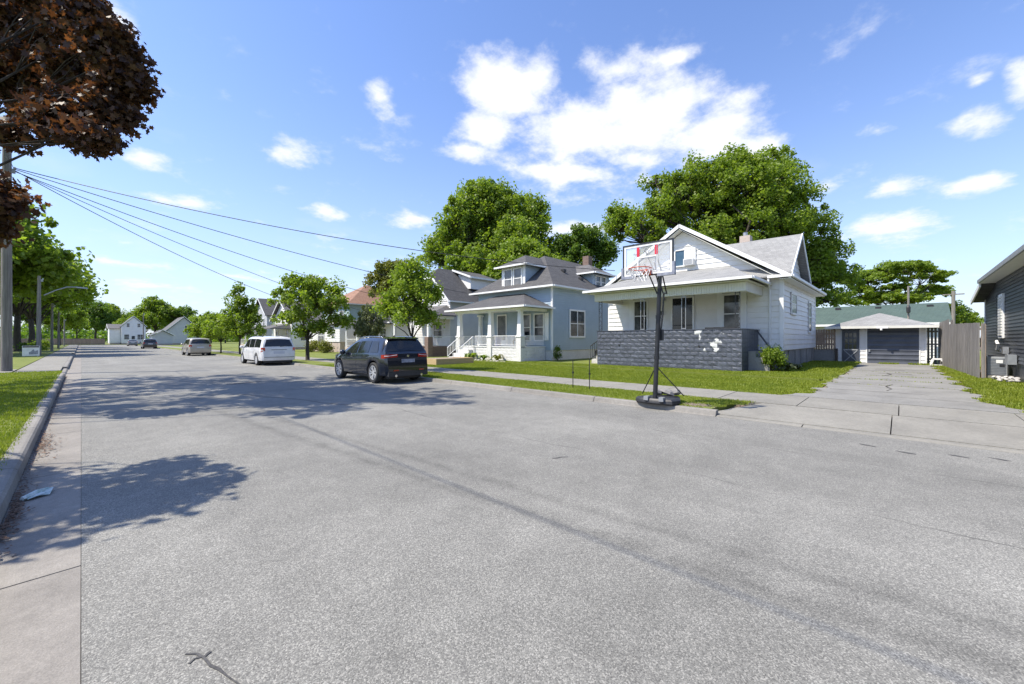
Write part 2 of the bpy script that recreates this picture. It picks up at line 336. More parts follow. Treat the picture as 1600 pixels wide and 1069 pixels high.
def part(name, g, m, parent=None, smooth=False, ang=None, world=True, stuff=False):
    """links the collected shapes as one mesh object; coordinates are world coordinates unless world=False"""
    if parent is not None and world:
        c = wo(parent); v = [(a[0]-c.x, a[1]-c.y, a[2]-c.z) for a in g.v]
    else: v = g.v
    o = link(name, mkmesh(name, v, g.f, m, smooth, ang), parent)
    if stuff: o['kind'] = 'stuff'
    return o
def thing(name, label, cat, loc=(0, 0, 0), rz=0, group=None):
    o = bpy.data.objects.new(name, None); COL.objects.link(o); o.location = loc; o.rotation_euler = (0, 0, rz); o.empty_display_size = .2
    return tag(o, label, cat, group)
def tag(o, label, cat, group=None):
    o['label'] = label; o['category'] = cat
    if group: o['group'] = group
    return o
def solo(name, g, m, label, cat, loc=(0,0,0), group=None, smooth=False, ang=None):
    v = [(a[0]-loc[0], a[1]-loc[1], a[2]-loc[2]) for a in g.v]
    return tag(link(name, mkmesh(name, v, g.f, m, smooth, ang), None, loc), label, cat, group)
def struct(name, g, m):
    o = link(name, mkmesh(name, g.v, g.f, m)); o['kind'] = 'structure'; return o
def copy_tree(o, parent=None):
    c = o.copy(); COL.objects.link(c); c.parent = parent
    for ch in list(o.children): copy_tree(ch, c)
    return c
class Fr:
    """wall frame: a along the wall, n outwards, z up"""
    def __init__(s, kind, at):
        s.k = kind; s.at = at
    def p(s, a, n, z):
        if s.k == '-x': return (s.at-n, a, z)
        if s.k == '+x': return (s.at+n, a, z)
        if s.k == '-y': return (a, s.at-n, z)
        return (a, s.at+n, z)
    def box(s, g, a0, a1, n0, n1, z0, z1):
        g.hexa([s.p(a0,n0,z0), s.p(a1,n0,z0), s.p(a1,n1,z0), s.p(a0,n1,z0), s.p(a0,n0,z1), s.p(a1,n0,z1), s.p(a1,n1,z1), s.p(a0,n1,z1)]); return g
    def board(s, g, a0, a1, z0, z1, t=.034, a0t=None, a1t=None):
        """lapped board, proud at its lower edge; a0t/a1t = ends at the top edge"""
        a0t = a0 if a0t is None else a0t; a1t = a1 if a1t is None else a1t
        g.hexa([s.p(a0,0,z0), s.p(a1,0,z0), s.p(a1,t,z0), s.p(a0,t,z0), s.p(a0t,0,z1), s.p(a1t,0,z1), s.p(a1t,.004,z1), s.p(a0t,.004,z1)]); return g
def siding(fr, parent, m, a0, a1, z0, z1, ex, ends=None, single=True, name='siding_board', t=.034):
    """courses of lapped boards; ends(z) -> (a0, a1) clips them under a gable"""
    n = max(1, round((z1-z0)/ex)); ex = (z1-z0)/n; G0 = G()
    for i in range(n):
        za, zb = z0+i*ex+(.014 if single else .012), z0+(i+1)*ex
        if ends: (b0, b1), (c0, c1) = ends(za), ends(zb)
        else: b0, b1, c0, c1 = a0, a1, a0, a1
        if b1-b0 < .05: continue
        if c1 < c0: c0 = c1 = (c0+c1)/2
        g = G() if single else G0
        fr.board(g, b0, b1, za, zb, t, c0, c1)
        if single: part(name, g, m, parent)
    if not single: part('siding', G0, m, parent, stuff=True)
def window(fr, parent, a0, a1, z0, z1, glass='glass_house', fm='white_trim', w=.07, mid=True, vert=0, n0=.036, proud=.05, name='window'):
    g = G()
    fr.box(g, a0, a0+w, n0, n0+proud, z0, z1); fr.box(g, a1-w, a1, n0, n0+proud, z0, z1)
    fr.box(g, a0+w, a1-w, n0, n0+proud+.004, z1-w, z1); fr.box(g, a0+w, a1-w, n0, n0+proud+.03, z0, z0+w)
    if mid: fr.box(g, a0+w, a1-w, n0, n0+proud*.6, (z0+z1)/2-.025, (z0+z1)/2+.025)
    for i in range(vert):
        c = a0+(a1-a0)*(i+1)/(vert+1); fr.box(g, c-.03, c+.03, n0, n0+proud*.8, z0+w, z1-w)
    o = part(name, g, fm, parent)
    g = G(); fr.box(g, a0+w*.5, a1-w*.5, n0-.01, n0+.012, z0+w*.5, z1-w*.5); part('pane', g, glass, o)
    return o

# ------------------------------------------------------------------ ground, road, pavements
NR = np.random.default_rng(3)
g = G(); g.add([(-900,-900,-.06),(900,-900,-.06),(900,1200,-.06),(-900,1200,-.06)], [(0,1,2,3)]); struct('ground', g, 'grass_soil')
g = G(); g.add([(0,-60,0),(8.9,-60,0),(8.9,172,0),(0,172,0)], [(0,1,2,3)]); g.add([(8.9,150,0),(120,150,0),(120,158,0),(8.9,158,0)], [(0,1,2,3)]); g.add([(-120,150,0),(0,150,0),(0,158,0),(-120,158,0)], [(0,1,2,3)]); struct('road', g, 'asphalt')
# lawns: solid banks of soil
g = G(); g.box(-150,-.67,-60,27.9,-.05,.13); g.box(-150,-2.1,27.9,149.5,-.05,.13); struct('lawn_left', g, 'grass_soil')
g = G(); g.box(9.13,10.78,2.9,149,-.05,.115); struct('verge_right', g, 'grass_soil')
def bank(y0, y1, x0):
    g = G(); g.hexa([(x0,y0,-.05),(150,y0,-.05),(150,y1,-.05),(x0,y1,-.05),(x0,y0,.13),(150,y0,.15),(150,y1,.15),(x0,y1,.13)]); return g
g = bank(1.75, 149, 12.47); g.box(17.5,150,2.05,149,.1,.20); struct('lawn_right', g, 'grass_soil')
g = bank(-60, -1.55, 12.47); struct('lawn_beside_driveway', g, 'grass_soil')
g = G(); g.box(-150,150,158.2,400,-.05,.12); struct('far_lawn', g, 'grass_soil')
# kerbs and gutter, left: separate cast lengths
def bed(name, x0, x1, y0, y1, z, m): g = G(); g.box(x0,x1,y0,y1,-.05,z); return struct(name, g, m)
KL = bed('kerb_left', -.66, -.001, -6, 149, -.02, 'dirt')
def piece(name, parent, m, prof, y0, y1, gap=.008, jit=.0):
    """extrudes a cross profile (x,z) along y"""
    g = G(); n = len(prof); dz = rnd.uniform(-jit, jit)
    g.v = [(x, y0+gap, z+(dz if z > 0 else 0)) for x, z in prof]+[(x, y1-gap, z+(dz if z > 0 else 0)) for x, z in prof]
    g.f = [tuple(range(n))[::-1], tuple(range(n, 2*n))]+[(i, (i+1) % n, n+(i+1) % n, n+i) for i in range(n)]
    return part(name, g, m, parent)
y = -5.0
while y < 146:
    ln = 3.05; low = (24.6 < y+1.5 < 33) or (55 < y < 60)
    h = .05 if low else .145
    piece('kerbstone', KL, 'kerb_concrete', [(-.66,-.04),(-.48,-.04),(-.475,.0),(-.49,h-.035),(-.515,h-.008),(-.545,h),(-.66,h)], y, y+ln, jit=.004)
    piece('gutter_slab', KL, 'gutter_concrete', [(-.474,-.03),(-.003,-.03),(-.003,.0),(-.474,-.012)], y, y+ln, jit=.001)
    y += ln
KR = bed('kerb_right', 8.905, 9.12, -20, 149, -.02, 'dirt')
y = -19.0
while y < 146:
    h = .02 if y < 2.4 else .115
    ln = 2.9 if y+2.9 > 3 or y < -3 else 2.9
    if y < 2.4 < y+ln: ln = 2.4-y+.35
    piece('kerbstone', KR, 'kerb_concrete' if h > .05 else 'walk_concrete', [(8.905,-.03),(9.12,-.03),(9.12,h),(9.0,h),(8.965,h-.012),(8.94,.012),(8.905,.004)], y, y+ln, jit=.003)
    y += ln
AP = bed('apron', 9.12, 10.76, -19, 2.88, -.02, 'dirt')
for y0, y1 in ((-19,-14.2),(-14.2,-9.6),(-9.6,-5.3),(-5.3,-2.4),(-2.4,.13),(.13,2.86)):
    g = G(); a = .008
    e = .55 if y1 > 2.5 else 0
    g.hexa([(9.125,y0+a,-.03),(10.75,y0+a,-.03),(10.75,y1-a-e,-.03),(9.125,y1-a+.1*(e>0),-.03),(9.125,y0+a,.03),(10.75,y0+a,.115),(10.75,y1-a-e,.115),(9.125,y1-a+.1*(e>0),.03)])
    part('slab', g, 'walk_concrete', AP)
SW = bed('sidewalk', 10.77, 12.45, -20, 148, .02, 'dirt')
y = -19.4; ks = 0
while y < 147:
    ln = 1.62 if y < 62 else 6.0
    g = G(); d = rnd.uniform(-.004, .004); d2 = rnd.uniform(-.004, .004)
    g.hexa([(10.775,y+.008,0),(12.44,y+.008,0),(12.44,y+ln-.008,0),(10.775,y+ln-.008,0),(10.775,y+.008,.125+d),(12.44,y+.008,.14+d),(12.44,y+ln-.008,.14+d2),(10.775,y+ln-.008,.125+d2)])
    part('slab', g, 'walk_concrete', SW); y += ln
SL = bed('sidewalk_left', -2.06, -.67, 27.95, 149, .02, 'dirt')
y = 28.0
while y < 146:
    ln = 1.6 if y < 60 else 6.0
    g = G(); g.box(-2.05,-.675,y+.008,y+ln-.008,0,.128+rnd.uniform(-.003,.003)); part('slab', g, 'walk_concrete', SL); y += ln
g = G(); g.box(-12,-2.1,27.95,30.6,.0,.142); struct('side_path', g, 'walk_concrete')
# driveway: broken lengths of old concrete with ragged edges
DW = bed('driveway', 12.46, 32.4, -1.9, 2.2, .10, 'dirt')
xs = [12.46, 13.9, 16.1, 17.2, 19.4, 21.6, 24.2, 26.9, 29.6, 32.55]
for i in range(len(xs)-1):
    x0, x1 = xs[i]+.012, xs[i+1]-.012
    n = 7; L_ = []; Rr = []
    for k in range(n+1):
        x = x0+(x1-x0)*k/n
        wl = 1.78+(.35*max(0, 1-(x-12.46)/1.2)) + .10*math.sin(x*3.1)+.07*math.sin(x*7.7+1) - (.16 if 0 < k < n and rnd.random() < .3 else 0)
        wr = -1.42-(.5*max(0, 1-(x-12.46)/1.4)) + .12*math.sin(x*2.7)+.09*math.sin(x*8.9+2) + .012*(x-12)
        L_.append((x, wl)); Rr.append((x, wr))
    z = .142+rnd.uniform(-.006, .006); dz = rnd.uniform(-.006, .006)
    poly = [(a, b, z+dz*k/n) for k, (a, b) in enumerate(Rr)]+[(a, b, z+dz*(n-k)/n) for k, (a, b) in enumerate(L_[::-1])]
    part('slab', G().slab(poly, .1), 'drive_concrete', DW)
# patches and litter on the road
def blob(cx, cy, rx, ry, z, n=18, ang=0, jit=.3, seed=1):
    r = random.Random(seed); g = G(); ps = []
    for k in range(n):
        a = 2*math.pi*k/n; q = 1+r.uniform(-jit, jit); x, y_ = rx*q*math.cos(a), ry*q*math.sin(a)
        ps.append((cx+x*math.cos(ang)-y_*math.sin(ang), cy+x*math.sin(ang)+y_*math.cos(ang), z))
    return g.slab(ps, .003)
g = blob(4.05, 17.2, .55, .22, .0045, seed=4, ang=.4); struct('tar_patch', g, 'tar')
def streak(pts, w, z, seed=1):
    r = random.Random(seed); g = G(); A = []; B = []
    for (x, y_), (x2, y2) in zip(pts, pts[1:]+[None] if False else pts[1:]+[(2*pts[-1][0]-pts[-2][0], 2*pts[-1][1]-pts[-2][1])]):
        d = Vector((x2-x, y2-y_)).normalized(); nn = Vector((-d.y, d.x)); ww = w*r.uniform(.4, 1.3)
        A.append((x+nn.x*ww, y_+nn.y*ww, z)); B.append((x-nn.x*ww, y_-nn.y*ww, z))
    return g.slab(A+B[::-1], .003)
struct('tar_seal', streak([(.36,2.60),(.40,2.56),(.42,2.50),(.43,2.42),(.455,2.36),(.47,2.29),(.49,2.22),(.52,2.1)], .007, .0045, 3), 'tar')
struct('tar_seal', streak([(.36,2.51),(.39,2.53),(.42,2.51),(.45,2.53)], .006, .0046, 5), 'tar')
struct('tar_seal', streak([(4.3,3.35),(4.36,3.31),(4.42,3.30),(4.5,3.24)], .012, .0045, 6), 'tar')
struct('tar_seal', streak([(3.1,13.8),(3.3,13.3),(3.4,12.7),(3.7,12.2),(4.0,11.2),(4.1,10.5),(4.4,9.6)], .012, .0045, 8), 'tar')
for i, (x, y_) in enumerate([(7.9,-.05),(8.15,-.55),(8.3,-.95),(8.05,.35)]):
    struct('tar_spot', blob(x, y_, .09, .03, .0045, 10, 1.2, .4, 20+i), 'tar')
for i, (pts, w) in enumerate([([(14.9,1.5),(14.93,1.1),(14.88,.6),(14.93,.1),(14.88,-.5)],.008),([(23.2,.7),(23.1,.2),(23.3,-.3)],.05),([(25.6,.9),(25.5,.3),(25.7,-.1)],.05),([(15.3,.3),(16.0,.2),(16.8,.35),(17.6,.2)],.012),([(21.8,.5),(22.6,.3),(23.4,.45)],.02)]):
    struct('driveway_crack', streak(pts, w, .154+.0004*i, 30+i), 'dirt_dark')
# ------------------------------------------------------------------ grass
def grass_patch(poly_fn, x0, x1, y0, y1, dens, h, z, wid=.010, seed=0, fade=None):
    r = np.random.default_rng(seed); n = int((x1-x0)*(y1-y0)*dens)
    x = r.uniform(x0, x1, n); y = r.uniform(y0, y1, n)
    if fade: k = r.random(n) < np.clip(fade/np.hypot(x, y), .0, 1)**1.3; x, y = x[k], y[k]
    k = poly_fn(x, y); x, y = x[k], y[k]; n = len(x)
    sc = np.clip(np.hypot(x, y)/7, .8, 2.4)
    a = r.uniform(0, 2*np.pi, n); hh = h*r.uniform(.5, 1.25, n)*(.75+.5*np.sin(x*2.3+1.1*np.sin(y*1.7))*np.sin(y*1.9)*.5+.15); w = wid*sc*r.uniform(.7, 1.3, n)
    lean = r.uniform(.1, .9, n)*hh; b = r.uniform(0, 2*np.pi, n)
    zz = z(x, y) if callable(z) else np.full(n, z)
    V = np.empty((n, 3, 3)); cx, sy = np.cos(a)*w, np.sin(a)*w
    V[:,0] = np.stack([x-cx, y-sy, zz-.01], 1); V[:,1] = np.stack([x+cx, y+sy, zz-.01], 1); V[:,2] = np.stack([x+np.cos(b)*lean, y+np.sin(b)*lean, zz+hh], 1)
    return V.reshape(-1, 3)
def tri_obj(name, V, m, k=3, parent=None):
    n = len(V)//k; me = bpy.data.meshes.new(name); me.vertices.add(len(V)); me.vertices.foreach_set('co', np.ascontiguousarray(V, dtype=np.float32).ravel())
    me.loops.add(len(V)); me.loops.foreach_set('vertex_index', np.arange(len(V), dtype=np.int32)); me.polygons.add(n)
    me.polygons.foreach_set('loop_start', np.arange(0, len(V), k, dtype=np.int32)); me.polygons.foreach_set('loop_total', np.full(n, k, dtype=np.int32))
    me.materials.append(MATS[m]); me.update(calc_edges=True); o = link(name, me, parent); return o
def stuff(o, label=None): o['kind'] = 'stuff'; return o
inside = lambda x, y: np.ones_like(x, bool)
V = grass_patch(inside, -5.5, -.68, 3.0, 27.9, 3200, .045, .13, .006, 1, fade=6)
V = np.vstack([V, grass_patch(inside, -.72, -.60, 3.0, 27.9, 900, .05, .13, .006, 11)])
stuff(tri_obj('grass', V, 'grass_blade'))['label'] = 'bright lawn grass of the left verge beside the kerb'
V = grass_patch(lambda x, y: (y > 3.05-.38*(x-9.1)+.08*np.sin(x*9)) & ((x-9.4)**2*2+(y-3.25)**2 > .10), 9.12, 10.8, 2.3, 24, 3600, .038, .115, .006, 2, fade=7)
stuff(tri_obj('grass', V, 'grass_blade'))['label'] = 'short grass of the strip between kerb and pavement'
edgeL = lambda x: 1.80+(.40*np.clip(1-(x-12.46)/1.2, 0, 1))+.10*np.sin(x*3.1)+.07*np.sin(x*7.7+1)+.07*np.sin(x*19)
zl = lambda x, y: np.where(x > 17.5, .20, .14)
V = grass_patch(lambda x, y: (y > edgeL(x)) & ~((x > 19.3) & (y > 4.9)), 12.4, 22.4, 1.7, 22, 2800, .040, zl, .007, 3, fade=9)
V = np.vstack([V, grass_patch(lambda x, y: (y > edgeL(x)), 22.3, 32, 1.7, 4.0, 500, .07, .2, .012, 13)])
stuff(tri_obj('grass', V, 'grass_blade'))['label'] = 'front lawn grass before the white and blue houses'
edgeR = lambda x: -1.48-(.5*np.clip(1-(x-12.46)/1.4, 0, 1))+.12*np.sin(x*2.7)+.09*np.sin(x*8.9+2)+.012*(x-12)+.08*np.sin(x*17)
V = grass_patch(lambda x, y: y < edgeR(x), 12.42, 32, -3.2, -.9, 3000, .055, .145, .007, 4, fade=8)
stuff(tri_obj('grass', V, 'grass_blade'))['label'] = 'longer grass between driveway and board fence'
V = grass_patch(lambda x, y: ((x-32.2)**2*3+(y-.55)**2*4 < .8) | ((np.abs(x-32.2) < .25) & (y < -.3)), 31, 32.6, -1.3, 1.4, 500, .10, .145, .014, 5)
for jx in (17.2, 19.4, 21.6, 24.2): V = np.vstack([V, grass_patch(lambda x, y: np.abs(x-jx-.03*np.sin(y*4)) < .035, jx-.1, jx+.1, -1.3, 1.7, 500*(1 if jx > 18 else .5), .035, .135, .010, int(jx))])
stuff(tri_obj('grass', V, 'grass_blade'))['label'] = 'weeds growing in the driveway joints and before the garage door'
# dry leaves and grit gathered in the left gutter
V = []
r = np.random.default_rng(9)
def litter(n, xa, ya, s):
    c = np.stack([xa(n), ya(n), np.full(n, .004)], 1); out = np.empty((n, 4, 3)); a = r.uniform(0, 6.28, n); w = s*r.uniform(.4, 1.3, n); l = w*r.uniform(.8, 2.4, n)
    for i, (u, v) in enumerate(((-1,-1),(1,-1),(1,1),(-1,1))):
        out[:, i, 0] = c[:,0]+np.cos(a)*u*l-np.sin(a)*v*w; out[:, i, 1] = c[:,1]+np.sin(a)*u*l+np.cos(a)*v*w; out[:, i, 2] = c[:,2]+r.uniform(0, .012, n)
    return out.reshape(-1, 3)
V = np.vstack([litter(1300, lambda n: -.47+np.abs(r.normal(0, .035, n)), lambda n: r.uniform(4.5, 26, n), .006), litter(260, lambda n: -.45+np.abs(r.normal(0, .09, n)), lambda n: r.normal(9.3, .5, n), .009),
               litter(400, lambda n: -.45+np.abs(r.normal(0, .05, n)), lambda n: r.normal(5.9, .5, n), .008)])
o = stuff(tri_obj('fallen_leaves', V, 'dead_leaves', 4)); o['label'] = 'dry brown leaf litter gathered along the left gutter'
V = litter(500, lambda n: r.normal(9.45, .14, n), lambda n: r.normal(3.3, .18, n), .008)+np.array([0, 0, .115])
o = stuff(tri_obj('dry_soil_crumbs', V, 'dirt', 4)); o['label'] = 'bare dry soil crumbs beside the basketball hoop base'
g = G()
g.add([(-.40,6.30,.006),(-.22,6.26,.008),(-.20,6.45,.03),(-.33,6.52,.012)], [(0,1,2,3)]); g.add([(-.36,6.20,.01),(-.25,6.26,.03),(-.29,6.38,.035),(-.41,6.33,.012)], [(0,1,2,3)]); g.tube([(-.40,6.22,.02),(-.31,6.34,.03),(-.24,6.48,.02)], [.02,.026,.012], 6)
solo('litter', g, 'paper_white', 'crumpled white and green paper litter in the left gutter', 'litter', (-.3,6.35,0))

# ------------------------------------------------------------------ trees
def quat_frames(nrm, r):
    a = r.normal(size=nrm.shape); u = np.cross(nrm, a); u /= np.linalg.norm(u, axis=1)[:, None]+1e-9; v = np.cross(nrm, u); return u, v
LEAF = np.array([(0,-.45),(.18,-.22),(.48,-.28),(.36,.0),(.5,.22),(.22,.2),(0,.55),(-.22,.2),(-.5,.22),(-.36,0),(-.48,-.28),(-.18,-.22)])
SIMPLE = np.array([(-.12,-.5),(.42,-.12),(.12,.5),(-.42,.12)])
def leaves(P, out, size, r, shape, up=.5, rand=.8):
    n = len(P); nrm = out*.6+np.array([0, 0, up])+r.normal(size=(n, 3))*rand; nrm /= np.linalg.norm(nrm, axis=1)[:, None]
    u, v = quat_frames(nrm, r); s = size*r.uniform(.6, 1.3, n)[:, None]
    V = np.empty((n, len(shape), 3))
    for i, (a, b) in enumerate(shape): V[:, i] = P+u*(a*s)+v*(b*s)+nrm*(s*.25*(a*a-.1))
    return V.reshape(-1, 3)
def tree_meshes(H, lobes, trunk_r, fork, nclus, nleaf, lsize, leafm, seed, crad=.55, shape=None, base_z=0, gap=.35, twigs=True, trunk_pts=None, limb=True, up=.25, flat=1.15, keepc=False):
    """lobes: (x,y,z,rx,ry,rz,weight). Returns trunk mesh, crown mesh"""
    r = np.random.default_rng(seed); shape = SIMPLE if shape is None else shape
    if not keepc: nclus = int(nclus*1.9); crad *= .82; nleaf = int(nleaf*1.9); lsize *= .85
    W = np.array([l[6] if len(l) > 6 else l[3]*l[4]+l[4]*l[5] for l in lobes]); W = W/W.sum()
    g = G(); C = []; Cl = []
    top = np.array([0, 0, fork])
    tp = trunk_pts or [(0,0,base_z-.1),(.02*H*r.uniform(-1,1),.02*H*r.uniform(-1,1),fork*.5),(0,0,fork)]
    g.tube([tp[0], (tp[0][0], tp[0][1], tp[0][2]+.35*trunk_r*2)]+tp[1:], [trunk_r*1.45, trunk_r*1.08]+[trunk_r*(1-.35*i/len(tp)) for i in range(1, len(tp))], 9)
    top = np.array(tp[-1])
    for i, l in enumerate(lobes):
        c = np.array(l[:3]); rad = np.array(l[3:6]); k = max(3, int(nclus*W[i]))
        end = c-np.array([0, 0, rad[2]*.15]); mid = (top+end)/2+np.array([*(r.normal(size=2)*.05*H), -.02*H*0+.03*H])
        if limb: g.tube([top-np.array([0,0,.1]), top*.65+mid*.35+np.array([0,0,.01*H]), mid, end], [trunk_r*.42, trunk_r*.34, trunk_r*.20, trunk_r*.08], 6)
        d = r.normal(size=(k, 3)); d /= np.linalg.norm(d, axis=1)[:, None]; d[:, 2] = np.where(d[:, 2] < -.55, -d[:, 2], d[:, 2])
        q = r.uniform(.30, 1.12, k)**.6; q = np.where(r.random(k) < .14, r.uniform(1.08, 1.32, k), q); P = c+d*rad*q[:, None]
        C.append(P); Cl.append(np.full(k, i))
        if twigs:
            for p in P[:: (7 if keepc else (2 if k > 60 else 1))]:
                a = mid*.5+end*.5 if r.random() < .4 else end
                m_ = (a+p)/2+r.normal(size=3)*.06*np.linalg.norm(p-a)+np.array([0,0,.0])
                g.tube([tuple(a), tuple(m_), tuple(p)], [trunk_r*.13, trunk_r*.08, trunk_r*.025], 3, False)
    C = np.vstack(C); Cl = np.concatenate(Cl)
    keep = r.random(len(C)) > gap*.3
    C, Cl = C[keep], Cl[keep]
    ctr = np.array([np.array(l[:3]) for l in lobes])[Cl]
    out = C-ctr; out /= np.linalg.norm(out, axis=1)[:, None]+1e-6
    idx = r.integers(0, len(C), nleaf); cr = crad*r.uniform(.4, 1.45, len(C))
    off = r.normal(size=(nleaf, 3)); off /= np.linalg.norm(off, axis=1)[:, None]; off *= (r.random(nleaf)**.5)[:, None]*cr[idx][:, None]; off[:, 2] *= flat
    P = C[idx]+off
    V = leaves(P, out[idx]*.5+off/cr[idx][:, None]*.6, lsize, r, shape, up=up)
    tm = mkmesh('trunk', g.v, g.f, 'bark', True)
    k = len(shape); n = len(V)//k; me = bpy.data.meshes.new('crown'); me.vertices.add(len(V)); me.vertices.foreach_set('co', V.astype(np.float32).ravel())
    me.loops.add(len(V)); me.loops.foreach_set('vertex_index', np.arange(len(V), dtype=np.int32)); me.polygons.add(n)
    me.polygons.foreach_set('loop_start', np.arange(0, len(V), k, dtype=np.int32)); me.polygons.foreach_set('loop_total', np.full(n, k, dtype=np.int32))
    me.materials.append(MATS[leafm]); me.update(calc_edges=True)
    return tm, me
def put_tree(name, meshes, loc, label, rz=0, s=1, cat='tree', group=None, crown_mat=None):
    t = thing(name, label, cat, loc, rz, group); t.scale = (s, s, s) if not hasattr(s, '__len__') else s
    link('trunk', meshes[0], t); c = link('crown', meshes[1], t)
    return t
def auto_lobes(r_, h0, h1, rad, n, seed, flat=.75, top=1):
    rr = random.Random(seed); L_ = [(0, 0, (h0+h1)/2, rad*.72, rad*.72, (h1-h0)*.42)]
    for i in range(n):
        a = 2*math.pi*i/n+rr.uniform(-.4, .4); q = rad*rr.uniform(.48, .68); z = h0+(h1-h0)*rr.uniform(.18, .72); s = rad*rr.uniform(.32, .5)
        L_.append((q*math.cos(a), q*math.sin(a), z, s, s, s*flat))
    for i in range(top):
        a = rr.uniform(0, 6.28); s = rad*rr.uniform(.3, .42); q = rad*rr.uniform(.05, .35); L_.append((q*math.cos(a), q*math.sin(a), h1-s*.75, s, s, s*.75))
    return L_
def W2(px, d):   # plan position along a line of sight
    v = FW*d+RT*((px-800)/640*d); return v.x, v.y

# big maple behind the blue house
def rel(px, py, d, base, r_px, rz_px, w=None, dd=0):
    """lobe at picture place (px,py), distance d, given as an offset from the tree base"""
    d2 = d+dd; x, y_ = W2(px, d2); z = 1.58+(530-py)/640*d2; l = (x-base[0], y_-base[1], z, r_px*d2/640, r_px*d2/640, rz_px*d2/640)
    return l+((w,) if w else ())
bx, by = W2(762, 50)
lob = [rel(*a[:2], 50, (bx, by), *a[2:4], dd=a[4]) for a in [(752,330,34,42,0),(720,345,28,32,-2),(790,335,34,32,1),(830,345,26,34,2),(700,385,32,30,-1),(745,390,45,40,2),(800,390,45,40,-2),(838,385,20,32,0),(680,405,20,22,1),(760,350,50,50,4),(750,300,15,15,0),(732,420,40,26,-4),(775,430,40,20,3)]]
put_tree('maple_tree', tree_meshes(20, lob, .42, 6.0, 560, 46000, .34, 'leaf_maple', 11, 1.0), (bx, by, .1), 'tall dense maple rising behind the roofs of the blue and beige houses')
bx, by = W2(812, 41)
lob = [rel(*a[:2], 41, (bx, by), *a[2:4], dd=a[4]) for a in [(812,402,28,20,0),(788,418,22,16,0),(840,408,22,18,1),(860,418,18,14,0),(775,436,22,12,0),(822,424,30,20,-1)]]
put_tree('leafy_tree', tree_meshes(9, lob, .2, 4, 150, 11000, .28, 'leaf_bright', 12, .75), (bx, by, .1), 'round yellow green tree directly behind the blue house roof')
bx, by = W2(915, 50)
lob = [rel(*a[:2], 50, (bx, by), *a[2:4], dd=a[4]) for a in [(905,385,30,22,0),(880,400,20,22,0),(935,395,25,24,1),(912,372,20,14,0),(950,400,12,20,0),(905,415,36,22,0),(870,385,12,12,0)]]
put_tree('leafy_tree', tree_meshes(12, lob, .25, 5, 150, 12000, .30, 'leaf_dark', 13, .85), (bx, by, .1), 'dark green tree between the blue house chimney and the white house')
# the largest tree, behind the white bungalow
bx, by = W2(1140, 41)
lob = [rel(*a[:2], 41, (bx, by), *a[2:4], dd=a[4]) for a in [(1110,270,44,34,0),(1140,245,34,26,1),(1195,255,40,30,0),(1170,290,60,40,-1),(1060,285,38,30,0),(1090,320,60,40,2),(1225,305,44,36,1),(1180,340,70,40,0),(975,345,26,34,0),(1005,360,30,30,-1),(1030,320,34,26,0),(965,330,14,20,0),(1250,360,42,36,0),(1285,390,34,28,0),(1300,430,36,26,1),(1262,430,36,40,0),(1215,395,50,40,2),(1110,370,70,30,1),(1040,385,40,22,0),(1290,465,24,20,0),(1232,250,16,14,0),(1025,270,16,14,0)]]
put_tree('maple_tree', tree_meshes(21, lob, .55, 7.0, 900, 78000, .27, 'leaf_maple', 14, .85, gap=.9), (bx, by, .1), 'largest spreading maple towering behind the white bungalow', 0, (1, 1, .94))
# flat-topped open tree behind the garage
bx, by = W2(1402, 52)
lob = [rel(*a[:2], 52, (bx, by), *a[2:4], dd=a[4]) for a in [(1410,425,46,11,0),(1445,432,28,14,0),(1362,440,30,12,0),(1335,458,26,10,0),(1300,470,30,10,0),(1395,455,26,9,0),(1455,458,24,10,2),(1345,432,14,6,0),(1380,470,40,8,0),(1420,470,24,8,-1),(1465,440,12,12,0),(1325,440,12,5,0)]]
put_tree('acacia_tree', tree_meshes(11, lob, .28, 4.2, 260, 22000, .28, 'leaf_maple', 15, .7, gap=.8, up=.9, flat=.5), (bx, by, .1), 'flat topped open tree behind the garage and green roof')
bx, by = W2(1495, 52)
lob = [rel(*a[:2], 52, (bx, by), *a[2:4]) for a in [(1490,492,20,14),(1510,500,14,10),(1478,500,16,12),(1500,512,22,10)]]
put_tree('leafy_tree', tree_meshes(5, lob, .12, 1.5, 60, 3500, .25, 'leaf_maple', 16, .6), (bx, by, .1), 'low leafy tree showing above the board fence')
bx, by = W2(1532, 60)
lob = [rel(*a[:2], 60, (bx, by), *a[2:4]) for a in [(1530,502,20,8),(1516,508,14,8)]]
put_tree('leafy_tree', tree_meshes(5, lob, .12, 1.5, 30, 1500, .25, 'leaf_dark', 17, .5), (bx, by, .1), 'small distant tree beside the charcoal house corner')
# young verge trees on the right
bx, by = 10.55, 16.4
lob = [rel(*a[:2], 18.95, (bx, by), *a[2:4], dd=a[4]) for a in [(643,432,20,20,0),(660,445,18,20,.3),(628,455,24,22,0),(650,470,34,26,-.2),(612,478,20,20,0),(675,478,18,22,.2),(640,500,40,18,0),(600,492,14,14,0),(670,500,18,14,0)]]
put_tree('young_tree', tree_meshes(5, lob, .07, 1.5, 150, 6500, .13, 'leaf_bright', 21, .34), (bx, by, .12), 'young bright green street tree behind the black SUV')
bx, by = 10.87, 30.0
lob = [rel(*a[:2], 28.6, (bx, by), *a[2:4], dd=a[4]) for a in [(470,455,26,18,0),(505,462,28,20,.5),(440,470,16,10,0),(486,485,36,24,0),(450,502,24,10,-.5),(525,480,20,14,0),(522,508,22,10,.4),(480,450,22,14,.6),(455,448,10,10,0),(492,518,26,10,0),(540,505,10,6,0)]]
put_tree('street_tree', tree_meshes(6, lob, .13, 1.5, 150, 7000, .2, 'leaf_maple', 22, .42, gap=.9), (bx, by, .12), 'spreading street tree on the verge right of the white minivan')
bx, by = W2(612, 44)
